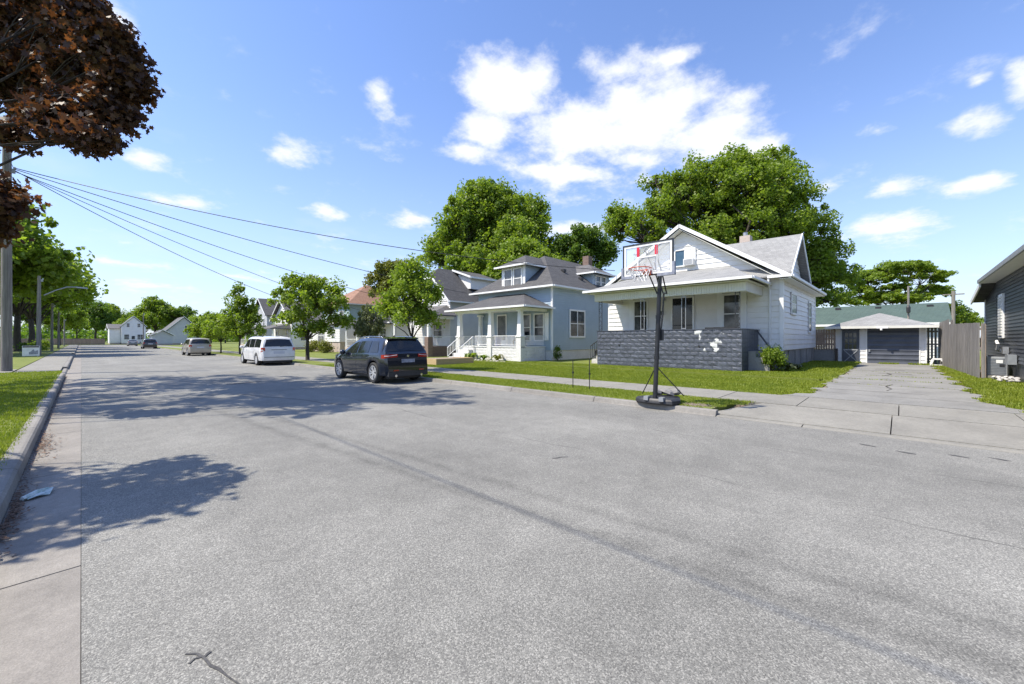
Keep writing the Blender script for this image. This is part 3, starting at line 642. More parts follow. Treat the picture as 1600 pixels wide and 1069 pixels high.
lob = [rel(*a[:2], 44, (bx, by), *a[2:4]) for a in [(605,430,24,14),(625,425,24,14),(590,440,14,9),(618,450,28,14),(600,460,20,10)]]
put_tree('ornamental_tree', tree_meshes(8, lob, .16, 3.2, 110, 8000, .24, 'leaf_yellow', 23, .55), (bx, by, .1), 'yellow tinged tree rising behind the young tree and power line')
bx, by = W2(375, 40)
lob = [rel(*a[:2], 40, (bx, by), *a[2:4]) for a in [(376,456,8,10),(368,475,15,14),(385,480,12,14),(375,500,24,18),(395,505,14,12),(360,515,20,14),(385,522,22,14)]]
put_tree('young_tree', tree_meshes(7, lob, .09, 1.5, 110, 6000, .2, 'leaf_maple', 24, .45, gap=.9), (bx, by, .12), 'slim young tree with a tall leader behind the white minivan')
VA = [tree_meshes(10, auto_lobes(0, 2.6, 10, 4.4, 7, s), .24, 3.0, 200, 9000, .36, m, s, .8) for s, m in ((31,'leaf_maple'),(32,'leaf_dark'),(33,'leaf_bright'))]
VS = [tree_meshes(4.5, auto_lobes(0, 1.2, 4.5, 2.0, 6, s), .08, 1.3, 80, 3500, .22, m, s, .42) for s, m in ((41,'leaf_maple'),(42,'leaf_bright'),(43,'leaf_grey'))]
def at(px, d): x, y_ = W2(px, d); return (x, y_, .1)
put_tree('young_tree', VS[1], at(345, 43), 'small round tree left of the slim leader tree', 1.0, .92)
put_tree('young_tree', VS[0], at(322, 46), 'small dark trunked tree above the pale gold SUV roof', 2.0, .9)
put_tree('young_tree', VS[2], at(577, 30), 'thin greyish small tree behind the black SUV roof', .4, (.55, .55, .85))
put_tree('young_tree', VS[1], at(318, 60), 'bright small tree beside the far garage gable', .8, 1.0)
# row of large trees on the left side of the street
for i, (x, y_, v, s, rz, lb) in enumerate([(-6.0,60,0,1.45,0,'nearest big maple of the left row, beside the utility pole'),(-5.2,76,2,1.42,1,'bright maple behind the street lamp arm on the left'),
        (-5.2,94,0,1.5,2,'maple in the left row over the second utility pole'),(-5.4,114,1,1.4,3,'far dark maple at the end of the left row'),
        (-14,66,2,1.35,4,'bright green tree set back behind the left row'),(-3.4,137,2,.95,5,'yellow green tree at the far left street corner'),(-16,108,1,1.5,1.7,'tall dark tree set back far on the left')]):
    put_tree('maple_tree', VA[v], (x, y_, .1), lb, rz, s)
V = []; rr_ = np.random.default_rng(77)
for k in range(520):
    px = rr_.uniform(-150, 640); x, y_ = W2(px, rr_.uniform(205, 235)); hh = rr_.uniform(.8, 1)*(5.5+2.5*math.sin(px*.021)+2*math.sin(px*.053)); n = 34
    P = np.array([x, y_, hh*.5])+rr_.normal(size=(n, 3))*np.array([2.2, 2.2, hh*.33]); P[:, 2] = np.abs(P[:, 2]); V.append(leaves(P, rr_.normal(size=(n, 3))*.5, 1.5, rr_, SIMPLE))
o = stuff(tri_obj('distant_woods', np.vstack(V), 'leaf_dark', 4)); o['label'] = 'low distant belt of trees along the horizon'
far = [(150,150,1,1.5),(170,165,0,1.55),(205,190,1,1.35),(243,160,0,1.75),(262,175,1,1.3),(288,165,1,1.45),(310,150,2,1.0),(330,140,0,1.05),(195,150,2,.9),(120,170,2,1.2),(225,200,2,1.3),(352,150,1,1.0),(420,120,1,.85),(100,190,1,1.6),(560,95,1,.95),(545,90,0,.95)]
fl = ['distant tree left of the far white house','tall distant tree behind the far road bend','distant dark crown over the far white house','tallest distant tree between the two far houses','distant dark tree behind the far garage',
      'distant tree above the far brown roofed house','small bright distant tree right of the far garage','distant tree behind the pale gold SUV','low yellow green tree before the far white house','bright distant tree at the left road end',
      'pale distant tree behind the far lamp post','distant tree over the small verge trees','distant dark tree behind the grey gabled house','distant large tree behind the left row','distant tree right of the red brown roof','distant tree at the red brown roof ridge']
for i, (px, d, v, s) in enumerate(far): put_tree('distant_tree', VA[v], at(px, d), fl[i], i*1.3, s, group='distant trees along the horizon')
# maroon maple: large, near, leaning over the left kerb
def maroon():
    base = (-4.8, 16.0)
    def lb(px, py, d, rp, rz, w): return rel(px, py, d, base, rp, rz, w)
    # leafy limbs that hang into view
    L_ = [lb(178,95,9.6,30,34,1.3), lb(196,140,9.5,20,26,.8), lb(134,55,10.2,36,34,1.3), lb(168,185,9.4,26,30,1.0), lb(110,212,9.2,32,22,.9), lb(150,228,9.0,20,14,.5), lb(125,130,10.4,34,34,1.1), lb(80,190,9.4,28,24,.6),
          lb(90,30,10.8,46,40,1.4), lb(60,110,11,38,40,1.2), lb(15,60,12,40,50,1.5), lb(10,150,11,36,40,1.2), lb(-12,308,8.2,18,10,.4), lb(-26,340,8.0,26,16,.5), lb(8,326,8.2,16,5,.18), lb(120,10,11.0,30,24,.8), lb(5,215,9.2,16,14,.2),lb(-5,375,8.2,16,12,.2), lb(-60,60,12,50,60,1.2)]
    # crown beyond the frame: ground spots it shades -> where it stands above them
    for gx, gy, h, r_ in [(6.2,9.4,12.5,1.2),(5.2,11.0,12.5,1.7),(5.6,14.2,13,2.0),(3.8,12.6,12.5,1.8),(3.6,16.5,13,2.4),(6.0,17.0,14,1.6),(2.2,19.5,13,2.4),(.6,22,12,2.0),(1.0,13.8,11,1.6),(.4,16.8,11,2.0),(-1.4,20,10,2.2),(3.4,9.6,11.6,.8),(-1.2,14,9.5,1.8),(3.5,20.5,13.5,1.8),(-2.5,17,8.5,2.0)]:
        L_.append((gx-.57*h-base[0], gy+.35*h-base[1], h, r_, r_, r_*.7, r_*.55))
    for gx, gy, h, r_ in [(.2,6.4,5,.8),(.45,5.6,5,.55),(-.3,5.6,5.2,.8),(-1.2,6.6,5.5,1.1),(-2.4,7.2,5,1.2)]:
        L_.append((gx-.57*h-base[0], gy+.35*h-base[1], h, r_, r_, r_*.6, r_*.7))
    return base, tree_meshes(14, L_, .15, 3.2, 1700, 78000, .145, 'leaf_maroon', 51, .40, shape=LEAF, gap=.6, up=.35, flat=.75, keepc=True)
mb, mm = maroon()
mt = put_tree('maroon_maple_tree', mm, (*mb, .1), 'dark maroon leaved maple overhanging the left kerb and utility pole')

# ------------------------------------------------------------------ shrubs and small plants
def bush(loc, rx, rz, n, leafm, label, seed, size=.07, name='shrub', cat='shrub', stems=5):
    r = np.random.default_rng(seed); t = thing(name, label, cat, loc); g = G()
    for k in range(stems):
        a = 6.28*k/stems; g.tube([(0,0,0),(.3*rx*math.cos(a), .3*rx*math.sin(a), rz*.6),(.7*rx*math.cos(a), .7*rx*math.sin(a), rz*1.2)], [.012,.009,.005], 4)
    part('stem', g, 'bark', t, world=False)
    c = r.normal(size=(16, 3)); c /= np.linalg.norm(c, axis=1)[:, None]; c = c*np.array([rx, rx, rz])*.6; c[:, 2] += rz
    i = r.integers(0, 16, n); P = c[i]+r.normal(size=(n, 3))*rx*.22; P[:, 2] = np.abs(P[:, 2])
    V = leaves(P, (P-np.array([0, 0, rz]))/rx, size, r, SIMPLE); tri_obj('foliage', V, leafm, 4, t); return t
def hosta(loc, rad, label, seed, m='leaf_bright', n=34):
    r = random.Random(seed); g = G()
    for k in range(n):
        a = r.uniform(0, 6.28); l = rad*r.uniform(.5, 1.1); w = l*.22; h = rad*r.uniform(.5, 1.0); ca, sa = math.cos(a), math.sin(a)
        pts = [(0, .01), (.45*l, h), (.8*l, h*.95), (l, h*.55)]; ws = [.01, w, w*.8, .005]; b = len(g.v)
        for (q, z), ww in zip(pts, ws): g.v += [(q*ca-ww*sa, q*sa+ww*ca, z), (q*ca+ww*sa, q*sa-ww*ca, z)]
        for j in range(3): g.f.append((b+2*j, b+2*j+1, b+2*j+3, b+2*j+2))
    return tag(link('hosta', mkmesh('hosta', g.v, g.f, m), None, loc), label, 'plant')
# ------------------------------------------------------------------ cars
def lerp_tab(tab, x): return float(np.interp(x, [a for a, b in tab], [b for a, b in tab]))
def wheel_meshes(r, rw, spokes, rimm):
    g = G(); a = rw/2
    g.lathe([(r*.62,-a*.9),(r*.9,-a),(r*.985,-a*.75),(r,-a*.3),(r,a*.3),(r*.985,a*.75),(r*.9,a),(r*.62,a*.9)], n=28, axis='x', caps=False); ty = mkmesh('tyre', g.v, g.f, 'rubber', True, 40)
    g = G(); g.lathe([(r*.66,-a*.55),(r*.68,-a*.92),(r*.63,-a*.94),(r*.60,-a*.45)], n=24, axis='x', caps=False); g.lathe([(r*.15,-a*.8),(r*.17,-a*.3)], n=12, axis='x')
    for k in range(spokes):
        for s in (-.20, .20):
            an = 2*math.pi*k/spokes; c0 = Vector((0, math.cos(an+s*.4), math.sin(an+s*.4))); c1 = Vector((0, math.cos(an+s*1.3), math.sin(an+s*1.3)))
            t = Vector((0, -math.sin(an), math.cos(an)))*r*.06
            p0 = c0*r*.12; p1 = c1*r*.65
            g.hexa([p0-t+Vector((-a*.6,0,0)), p1-t+Vector((-a*.6,0,0)), p1+t+Vector((-a*.6,0,0)), p0+t+Vector((-a*.6,0,0)), p0-t+Vector((-a*.78,0,0)), p1-t+Vector((-a*.9,0,0)), p1+t+Vector((-a*.9,0,0)), p0+t+Vector((-a*.78,0,0))])
    return ty, mkmesh('rim', g.v, g.f, rimm, True, 30)
def car(name, label, cat, loc, L, Wd, zt, belt, wr, ya, yb, paint, wins, rearwin, front, sill=.30, wt=.76, tail=None, rz=0, spokes=5, plan=None, rails=False, rear_y=((.25,.10),(.42,.02),(.62,0),(.68,.06),(1.05,.10)), trim=None, det=True, group='vehicles parked along the right kerb'):
    t = thing(name, label, cat, loc, rz, group); hw = Wd/2
    plan = plan or [(0,.86),(.12,.935),(.4,.985),(1.2,1),(L-1.2,.99),(L-.5,.93),(L-.15,.82),(L,.66)]
    def ring(y):
        w = hw*lerp_tab(plan, y); b = lerp_tab(belt, y); z = lerp_tab(zt, y); k = min(1, max(0, (z-b)/.5)); zs = sill
        for yc in (ya, yb):
            ra = wr+.055; d = abs(y-yc)
            if d < ra: zs = max(zs, wr+math.sqrt(ra*ra-d*d))
        b = min(b, z-.02); ww = w*(1-(1-wt)*k)
        nose = 1 if y > L-.001 else 0
        pts = [(0, zs), (w*.80, zs), (w*.955, zs+.004), (w*.985, max(zs+.035, .48)), (w, max(b-.20, zs+.05)), (w*.985, max(b-.06, zs+.07)), (w*.955, max(b, zs+.08)), (ww+.02*k, z-.11*k-.006), (ww-.05*k-.01, z-.03*k-.003), (ww*.6, z-.002), (0, z+.008)]
        f = max(0, 1-y/.45)
        return [(x, y+f*lerp_tab(rear_y, zz), zz) for x, zz in pts]
    ys = sorted(set([round(v, 3) for v in list(np.arange(0, L+.001, .055))+[.03,.09,.14, L]]))
    g = G(); n = 11
    for y in ys:
        h = ring(y); full = h+[(-x, yy, z) for x, yy, z in h[-2:0:-1]]; g.v += full
    m = 20
    for i in range(len(ys)-1):
        for k in range(m): g.f.append((i*m+k, i*m+(k+1) % m, (i+1)*m+(k+1) % m, (i+1)*m+k))
    # rear and front faces as rows of quads
    for base, rev in ((0, False), ((len(ys)-1)*m, True)):
        for k in range(10):
            q = (base+k, base+k+1, base+(m-k-1) % m, base+(m-k) % m) if 0 < k < 9 else ((base, base+1, base+m-1) if k == 0 else (base+9, base+10, base+11))
            g.f.append(q if rev else q[::-1])
    body = part('body', g, paint, t, True, 32, world=False)
    u = G(); u.box(-hw*.68, hw*.68, .25, L-.3, .17, .45)
    part('underbody', u, 'black_plastic', t, world=False)
    P = lambda y, i: Vector(ring(y)[i])
    for (b0, b1, t0, t1) in wins:
        for s in (-1, 1):
            w = G(); K = 6
            for j in range(K+1):
                q = j/K; a = P(b0+(b1-b0)*q, 6); c = P(t0+(t1-t0)*q, 7); a, c = a.lerp(c, .07), a.lerp(c, .93)
                w.v += [(s*(a.x+.008), b0+(b1-b0)*q, a.z), (s*(c.x+.008), t0+(t1-t0)*q, c.z)]
            for j in range(K): w.f.append((2*j, 2*j+2, 2*j+3, 2*j+1))
            part('side_window', w, 'glass_dark', t, True, world=False)
    def topglass(y0, y1, kk, up, nm):
        w = G(); K = 6; M_ = 6
        for j in range(K+1):
            y = y0+(y1-y0)*j/K; r8 = P(y, 8); r10 = P(y, 10)
            for i in range(M_+1):
                s = -1+2*i/M_; w.v.append((s*r8.x*kk, r10.y-.012*(1 if nm == 'rear_window' else -1)+abs(s)**3*.012, r8.z+(r10.z-r8.z)*(1-abs(s)**2)+up))
        for j in range(K):
            for i in range(M_): w.f.append((j*(M_+1)+i, j*(M_+1)+i+1, (j+1)*(M_+1)+i+1, (j+1)*(M_+1)+i))
        part(nm, w, 'glass_dark', t, True, world=False)
    topglass(*rearwin, .93, .006, 'rear_window'); topglass(*front, .93, .008, 'windscreen')
    ty, rm = wheel_meshes(wr, .235, spokes, 'alloy')
    for (y, s) in ((ya,-1),(ya,1),(yb,-1),(yb,1)):
        w = link('wheel', ty, t, (s*(hw-.135), y, wr), (0, 0, 0 if s < 0 else math.pi)); link('rim', rm, w)
    if tail: tail(t, ring, P, hw, lambda z: lerp_tab(rear_y, z), lambda y: hw*lerp_tab(plan, y))
    if det:
        # seams, handles, mirrors
        for y in wins and sorted({round((wins[i][1]+wins[i+1][0])/2, 2) for i in range(len(wins)-1)} | {wins[-1][1]+.05}):
            if wr < y < L-.6:
                s_ = G()
                for s in (-1, 1):
                    pts = [P(y, i) for i in (2, 3, 4, 5, 6)]
                    for a, c in zip(pts, pts[1:]): s_.add([(s*(a.x+.003), y-.005, a.z), (s*(a.x+.003), y+.005, a.z), (s*(c.x+.003), y+.005, c.z), (s*(c.x+.003), y-.005, c.z)], [(0,1,2,3)])
                part('door_seam', s_, 'black_plastic', t, world=False)
        for y in (wins[0][0]+.75, wins[-1][0]+.2):
            for s in (-1, 1):
                a = P(y, 5); h = G().box(s*(a.x-.01) if s > 0 else s*(a.x+.03), s*(a.x+.03) if s > 0 else s*(a.x-.01), y, y+.2, a.z-.05, a.z-.02); part('door_handle', h, paint, t, world=False)
        for s in (-1, 1):
            y = wins[-1][1]-.12; a = P(y, 6); h = G(); h.lathe([(.03,-.09),(.09,-.05),(.10,.03),(.07,.10)], (s*(a.x+.13), y, a.z+.08), 10, 'x'); h.box(min(s*a.x, s*(a.x+.1)), max(s*a.x, s*(a.x+.1)), y-.03, y+.03, a.z+.02, a.z+.06)
            part('wing_mirror', h, paint if paint != 'van_paint' else 'van_paint', t, True, 50, world=False)
    if rails:
        for s in (-1, 1):
            pts = [(s*(P(y, 8).x-.02), y, P(y, 8).z+.045) for y in np.linspace(rails[0], rails[1], 8)]; g = G().tube([(pts[0][0], pts[0][1]-.08, pts[0][2]-.05)]+pts+[(pts[-1][0], pts[-1][1]+.08, pts[-1][2]-.05)], .017, 6); part('roof_rail', g, 'chrome' if paint != 'van_paint' else 'black_plastic', t, True, world=False)
    return t
def lens(t, path, z0, z1, m, name='tail_light', dz=0, th=.016):
    """vertical band along a plan path"""
    g = G(); n = len(path)
    for i, (x, y) in enumerate(path):
        q = i/(n-1); g.v += [(x, y, z0+dz*q), (x, y, z1+dz*q*.4)]
    for i in range(n-1): g.f.append((2*i, 2*i+2, 2*i+3, 2*i+1))
    return part(name, g, m, t, True, 60, world=False)
def suv_tail(t, ring, P, hw, ry, pw):
    for s in (-1, 1):
        def px(y, o=.010): f = max(0, 1-y/.45); return (s*(pw(y)+o), y+f*ry(.95)-.004)
        path = [px(y) for y in (.30,.22,.14,.08,.03,0)]+[(s*x, ry(.95)-.016) for x in (pw(0)-.06, .66, .55, .42)]
        lens(t, path, .90, 1.03, 'tail_red', dz=.04)
        g = G().tube([(s*(pw(.1)+.016), .1+ry(.93)*.77, .985), (s*(pw(0)+.008), ry(.93)-.014, .985), (s*.46, ry(.93)-.026, 1.02)], .012, 5); part('light_strip', g, 'tail_clear', t, world=False)
        g = G().box(min(s*.42,s*.62), max(s*.42,s*.62), .0, .03, .46, .50); part('reflector', g, 'tail_red', t, world=False)
        g = G().tube([(s*.52, .14, .30), (s*.52, -.005, .29)], .045, 10); part('exhaust', g, 'chrome', t, True, 40, world=False)
    g = G().box(-.27, .27, ry(.8)-.02, ry(.8)+.03, .745, .87); part('licence_plate', g, 'sign_grey', t, world=False)
    g = G().lathe([(.045, -.0),(.045, -.012),(.02,-.014)], (0, ry(1.0)-.006, .99), 16, 'y'); part('emblem', g, 'chrome', t, world=False)
    g = G().box(-.8, .8, .012, .25, .27, .44); part('bumper_skirt', g, 'black_plastic', t, world=False)
    g = G().add([(-.62,.36,1.615),(.62,.36,1.615),(.66,.60,1.66),(-.66,.60,1.66),(-.60,.30,1.59),(.60,.30,1.59)], [(0,1,2,3),(4,5,1,0)]); g.box(-.6,.6,.30,.36,1.575,1.60); part('spoiler', g, 'suv_paint', t, world=False)
    g = G().add([(-.01,1.0,1.665),(.01,1.0,1.665),(.0,1.0,1.74),(0,1.15,1.665)], [(0,1,2),(1,3,2),(3,0,2)]); part('roof_antenna', g, 'suv_paint', t, world=False)
    g = G().tube([(.02,.30,1.19),(.30,.325,1.235)], .011, 4); part('rear_wiper', g, 'black_plastic', t, world=False)
car('black_suv', 'black SUV with silver wheels, nearest vehicle parked at the right kerb', 'car', (8.12, 12.82, 0), 4.66, 1.89,
    [(0,1.06),(.06,1.10),(.14,1.20),(.26,1.40),(.36,1.56),(.5,1.62),(.9,1.655),(1.7,1.67),(2.4,1.625),(2.75,1.53),(3.05,1.36),(3.42,1.09),(3.55,1.06),(4.2,.97),(4.5,.86),(4.66,.66)],
    [(0,1.05),(.5,1.07),(1.2,1.06),(3.3,.99),(3.6,.98),(4.3,.86),(4.66,.6)], .375, .93, 3.74, 'suv_paint',
    [(.62,1.22,.78,1.18),(1.30,2.16,1.26,2.10),(2.24,3.30,2.17,2.72)], (.10,.345), (2.78,3.38), tail=suv_tail, rails=(.8, 2.5), spokes=5)
def van_tail(t, ring, P, hw, ry, pw):
    for s in (-1, 1):
        path = [(s*(pw(y)+.008), y+max(0, 1-y/.45)*ry(.95)) for y in (.16,.10,.05,0)]+[(s*(pw(0)-.10), ry(.95)-.012)]
        o = lens(t, path, .80, 1.08, 'tail_red'); lens(o, [(s*(abs(x)+.004), y) for x, y in path[:4]], .88, .96, 'tail_clear', 'reversing_light')
    g = G().box(-.30, .30, ry(.8)-.02, ry(.8)+.02, .70, .85); part('licence_plate', g, 'plate_white', t, world=False)
    g = G().box(-.42, .42, ry(.92)-.012, ry(.92)+.02, .93, .955); part('tailgate_handle', g, 'black_plastic', t, world=False)
    g = G().box(-.82, .82, -.002, .05, .495, .515); part('bumper_seam', g, 'black_plastic', t, world=False)
    g = G().tube([(.05,.10,1.13),(.42,.12,1.17)], .012, 4); part('rear_wiper', g, 'black_plastic', t, world=False)
car('white_minivan', 'white minivan with dark rear window parked before the spreading street tree', 'minivan', (8.22, 27.1, 0), 5.1, 1.99,
    [(0,1.04),(.04,1.10),(.10,1.28),(.18,1.48),(.26,1.62),(.4,1.70),(1.2,1.755),(2.8,1.76),(3.3,1.70),(3.65,1.52),(4.2,1.13),(4.4,1.08),(4.9,.92),(5.1,.66)],
    [(0,1.03),(1,1.05),(3.9,1.0),(4.4,.98),(4.9,.84),(5.1,.6)], .345, 1.07, 4.15, 'van_paint',
    [(.42,1.52,.50,1.52),(1.60,2.62,1.60,2.62),(2.70,4.0,2.70,3.52)], (.05,.235), (3.66,4.2), tail=van_tail, wt=.80, rails=(.7, 2.7), spokes=8)
def gold_tail(t, ring, P, hw, ry, pw):
    for s in (-1, 1):
        path = [(s*(pw(y)+.008), y+max(0, 1-y/.45)*ry(.95)) for y in (.15,.08,0)]+[(s*(pw(0)-.14), ry(.95)-.012)]
        lens(t, path, .84, 1.04, 'tail_red')
    g = G().box(-.28, .28, ry(.8)-.02, ry(.8)+.02, .74, .88); part('licence_plate', g, 'plate_white', t, world=False)
BOX_ZT = [(0,1.06),(.05,1.12),(.12,1.30),(.22,1.52),(.32,1.62),(.6,1.68),(1.6,1.71),(2.4,1.67),(2.75,1.52),(3.3,1.12),(3.5,1.09),(4.3,1.0),(4.6,.75)]
car('gold_suv', 'pale gold boxy SUV parked beyond the white minivan', 'car', (7.82, 48.2, 0), 4.6, 1.85, BOX_ZT, [(0,1.05),(3.3,1.02),(4.3,.9),(4.6,.65)], .37, .9, 3.65, 'gold_paint',
    [(.40,1.16,.5,1.12),(1.24,2.1,1.24,2.1),(2.18,3.2,2.18,2.7)], (.06,.26), (2.75,3.3), tail=gold_tail, wt=.8)
car('dark_hatchback', 'dark hatchback parked farthest along the right kerb', 'car', (7.75, 88.5, 0), 4.6, 1.85, [(a, b-.05) for a, b in BOX_ZT], [(0,1.0),(3.3,.98),(4.3,.85),(4.6,.6)], .35, .9, 3.6, 'dark_red_paint',
    [(.40,1.16,.5,1.12),(1.24,2.1,1.24,2.1),(2.18,3.2,2.18,2.7)], (.06,.26), (2.75,3.3), tail=gold_tail, wt=.78)
car('silver_sedan', 'small grey sedan near the far street corner behind the dark hatchback', 'car', (8.2, 128, 0), 4.5, 1.75, [(0,.95),(.1,1.0),(.7,1.03),(1.3,1.38),(2.3,1.42),(3.2,1.0),(4.3,.85),(4.5,.6)], [(0,.9),(3.3,.9),(4.3,.8),(4.5,.6)], .32, .9, 3.5, 'silver_paint',
    [(1.0,2.1,1.35,2.1),(2.2,3.0,2.2,2.6)], (.8,1.25), (2.5,3.1), tail=gold_tail, det=False)

# ------------------------------------------------------------------ house parts
def bar(g, p, q, w, h):
    """rectangular bar from p to q, w wide sideways, hanging h down"""
    p, q = Vector(p), Vector(q); d = (q-p); s = Vector((-d.y, d.x, 0)); s = (s.normalized() if s.length > 1e-6 else Vector((1,0,0)))*w/2; z = Vector((0,0,h))
    g.hexa([p-s-z, q-s-z, q+s-z, p+s-z, p-s, q-s, q+s, p+s]); return g
def roof(parent, polys, m, t=.09, name='roof'):
    g = G()
    for p in polys: g.slab(p, t)
    return part(name, g, m, parent)
def trim(parent, segs, m='white_trim', w=.045, h=.17, name='fascia'):
    for p, q in segs: o = part(name, bar(G(), p, q, w, h), m, parent)
    return o
def gutter(parent, segs, m='white_trim'):
    g = G()
    for p, q in segs: bar(g, p, q, .11, .11)
    return part('gutter', g, m, parent)
def gable_poly(fr, a0, a1, z0, am, zm, n0=-.2):
    return G().add([fr.p(a0,0,z0), fr.p(a1,0,z0), fr.p(am,0,zm), fr.p(a0,n0,z0), fr.p(a1,n0,z0), fr.p(am,n0,zm)], [(0,1,2),(3,5,4),(0,2,5,3),(1,4,5,2),(0,3,4,1)])
def railing(parent, p, q, h=.7, step=.11, m='white_trim', r=.012, name='railing', z_low=.08):
    p, q = Vector(p), Vector(q); g = G(); bar(g, p+Vector((0,0,h)), q+Vector((0,0,h)), .05, .04); bar(g, p+Vector((0,0,z_low+.03)), q+Vector((0,0,z_low+.03)), .04, .03)
    o = part(name, g, m, parent); n = max(2, int((q-p).length/step)); me = mkmesh('baluster', *(lambda b: (b.v, b.f))(G().box(-r, r, -r, r, 0, h-z_low-.04)), m)
    for i in range(n+1):
        c = p+(q-p)*(i/n)+Vector((0, 0, z_low)); link('baluster', me, o, c-wo(o))
    return o
def rough_block(l, h, d, seed, amp=.010):
    r = random.Random(seed); g = G(); nx, nz = 5, 3
    for j in range(nz+1):
        for i in range(nx+1):
            e = 0 if i in (0, nx) or j in (0, nz) else 1
            g.v.append((-(.002+e*(amp*r.uniform(.3, 2))), l*(i/nx)+(r.uniform(-.012, .012) if e else 0), h*(j/nz)+(r.uniform(-.01, .01) if e else 0)))
    for j in range(nz):
        for i in range(nx): a = j*(nx+1)+i; g.f.append((a, a+nx+1, a+nx+2, a+1))
    b = len(g.v); g.v += [(d,0,0),(d,l,0),(d,l,h),(d,0,h)]
    c = [0, nx, (nz+1)*(nx+1)-1, nz*(nx+1)]
    g.f += [(c[0], c[1], b+1, b), (c[1], c[2], b+2, b+1), (c[2], c[3], b+3, b+2), (c[3], c[0], b, b+3), (b, b+1, b+2, b+3)]
    return g

# ------------------------------------------------------------------ white bungalow (main house)
H = thing('white_bungalow', 'white sided bungalow with a dark blue block porch behind the basketball hoop', 'house', (22.2, 8.5, .15))
g = G().box(22.24, 32.16, 4.04, 13.06, 0, 1.05); part('foundation', g, 'old_block', H)
# pilasters of the side foundation
for x in (22.3, 23.9, 25.6, 27.3, 29.2, 31.2): part('pier', G().box(x, x+.30, 3.99, 4.08, .1, 1.0), 'old_block', H)
fx, fy = Fr('-x', 22.2), Fr('-y', 4.0)
g = G().box(22.2, 32.2, 4.0, 13.0, 1.05, 4.42); wall = part('wall', g, 'white_siding', H)
zr = lambda y: 7.60-.643*abs(y-8.5)
siding(fx, wall, 'white_siding', 4.06, 12.94, 1.05, 4.40, .26)
siding(fy, wall, 'white_siding', 22.26, 32.14, 1.05, 4.40, .26)
gb = gable_poly(fx, 4.0, 13.0, 4.42, 8.5, 7.32); gw = part('gable_wall', gb, 'white_siding', H)
siding(fx, gw, 'white_siding', 0, 0, 4.95, 7.28, .26, ends=lambda z: (8.5-(7.30-z)/.643, 8.5+(7.30-z)/.643))
for (a, b, c, d) in ((22.16,22.30,3.94,4.07),): part('corner_board', G().box(a-.03, b, c-.03, d, 1.05, 4.42), 'white_trim', H)
part('corner_board', G().box(32.1, 32.22, 3.96, 4.07, 1.05, 4.42), 'white_trim', H)
roof(H, [[(21.75,3.55,4.44),(32.65,3.55,4.44),(32.65,8.5,7.62),(21.75,8.5,7.62)], [(21.75,13.45,4.44),(21.75,8.503,7.621),(32.65,8.503,7.621),(32.65,13.45,4.44)]], 'shingle_light')
trim(H, [((21.72,3.55,4.47),(21.72,8.48,7.64)),((21.72,13.45,4.47),(21.72,8.52,7.64)),((32.68,3.55,4.47),(32.68,8.48,7.64))], h=.20)
part('soffit', G().slab([(21.76,4.0,4.36),(22.2,4.0,4.36),(22.2,8.5,7.40),(21.76,8.5,7.40)], .03).slab([(21.76,13.0,4.36),(21.76,8.5,7.40),(22.2,8.5,7.40),(22.2,13.0,4.36)], .03), 'cream_trim', H)
part('soffit', G().slab([(21.76,3.57,4.33),(32.6,3.57,4.33),(32.6,4.02,4.33),(21.76,4.02,4.33)], .03), 'white_trim', H)
gutter(H, [((21.75,3.50,4.47),(32.65,3.50,4.47))])
# skirt roof across the gable foot on the right
roof(H, [[(21.70,3.56,4.50),(22.30,3.56,4.50),(22.30,5.6,4.93),(22.22,5.6,4.93)][0:0] or [(21.70,3.56,4.47),(22.21,4.4,4.93),(22.21,6.4,4.93),(21.70,6.4,4.47)]], 'shingle_light', .05, 'skirt_roof')
gutter(H, [((21.68,3.5,4.48),(21.68,4.45,4.48))])
# cross gable
roof(H, [[(22.7,3.70,4.72),(25.4,3.70,6.97),(25.4,7.6,6.97),(22.7,4.1,4.72)], [(28.1,3.70,4.72),(28.1,4.1,4.72),(25.403,7.6,6.968),(25.403,3.70,6.968)]], 'shingle_light', .09)
trim(H, [((22.7,3.67,4.75),(25.38,3.67,6.99)),((28.1,3.67,4.75),(25.42,3.67,6.99))], h=.18)
f2 = Fr('-y', 4.06); gb = gable_poly(f2, 22.95, 27.85, 4.6, 25.4, 6.70); g2 = part('gable_wall', gb, 'white_siding', H)
siding(f2, g2, 'white_siding', 0, 0, 4.62, 6.66, .26, ends=lambda z: (25.4-(6.70-z)*1.166, 25.4+(6.70-z)*1.166))
CH = part('chimney', G().box(27.25,27.8,6.5,7.05,5.8,7.75), 'pale_brick', H); part('chimney_pot', G().lathe([(.12,7.75),(.12,8.0),(.15,8.0)], (27.5,6.8,0), 10), 'galvanised', CH)
# downpipe
part('downpipe', G().tube([(21.7,4.42,4.35),(21.72,4.42,4.12),(22.12,4.45,3.9),(22.12,4.45,.5)], .04, 8), 'white_trim', H)
# gable window with air conditioner
w = window(fx, H, 7.80, 8.92, 5.45, 6.38, glass='glass_blue', w=.06, mid=False, vert=1, n0=.04)
part('shutter_panel', G().box(22.12,22.165,7.86,8.33,5.80,6.32), 'white_trim', w)
part('air_conditioner', G().box(21.80,22.2,7.84,8.32,5.46,5.79), 'white_trim', w)
part('grille', G().box(21.785,21.80,7.88,8.28,5.50,5.75), 'ac_metal', w)
for (x0,x1,z0,z1) in ((24.2,25.7,2.80,3.92),(29.4,30.5,1.95,3.82)): window(fy, H, x0, x1, z0, z1, glass='curtain_glass', w=.10, n0=.04, proud=.03)
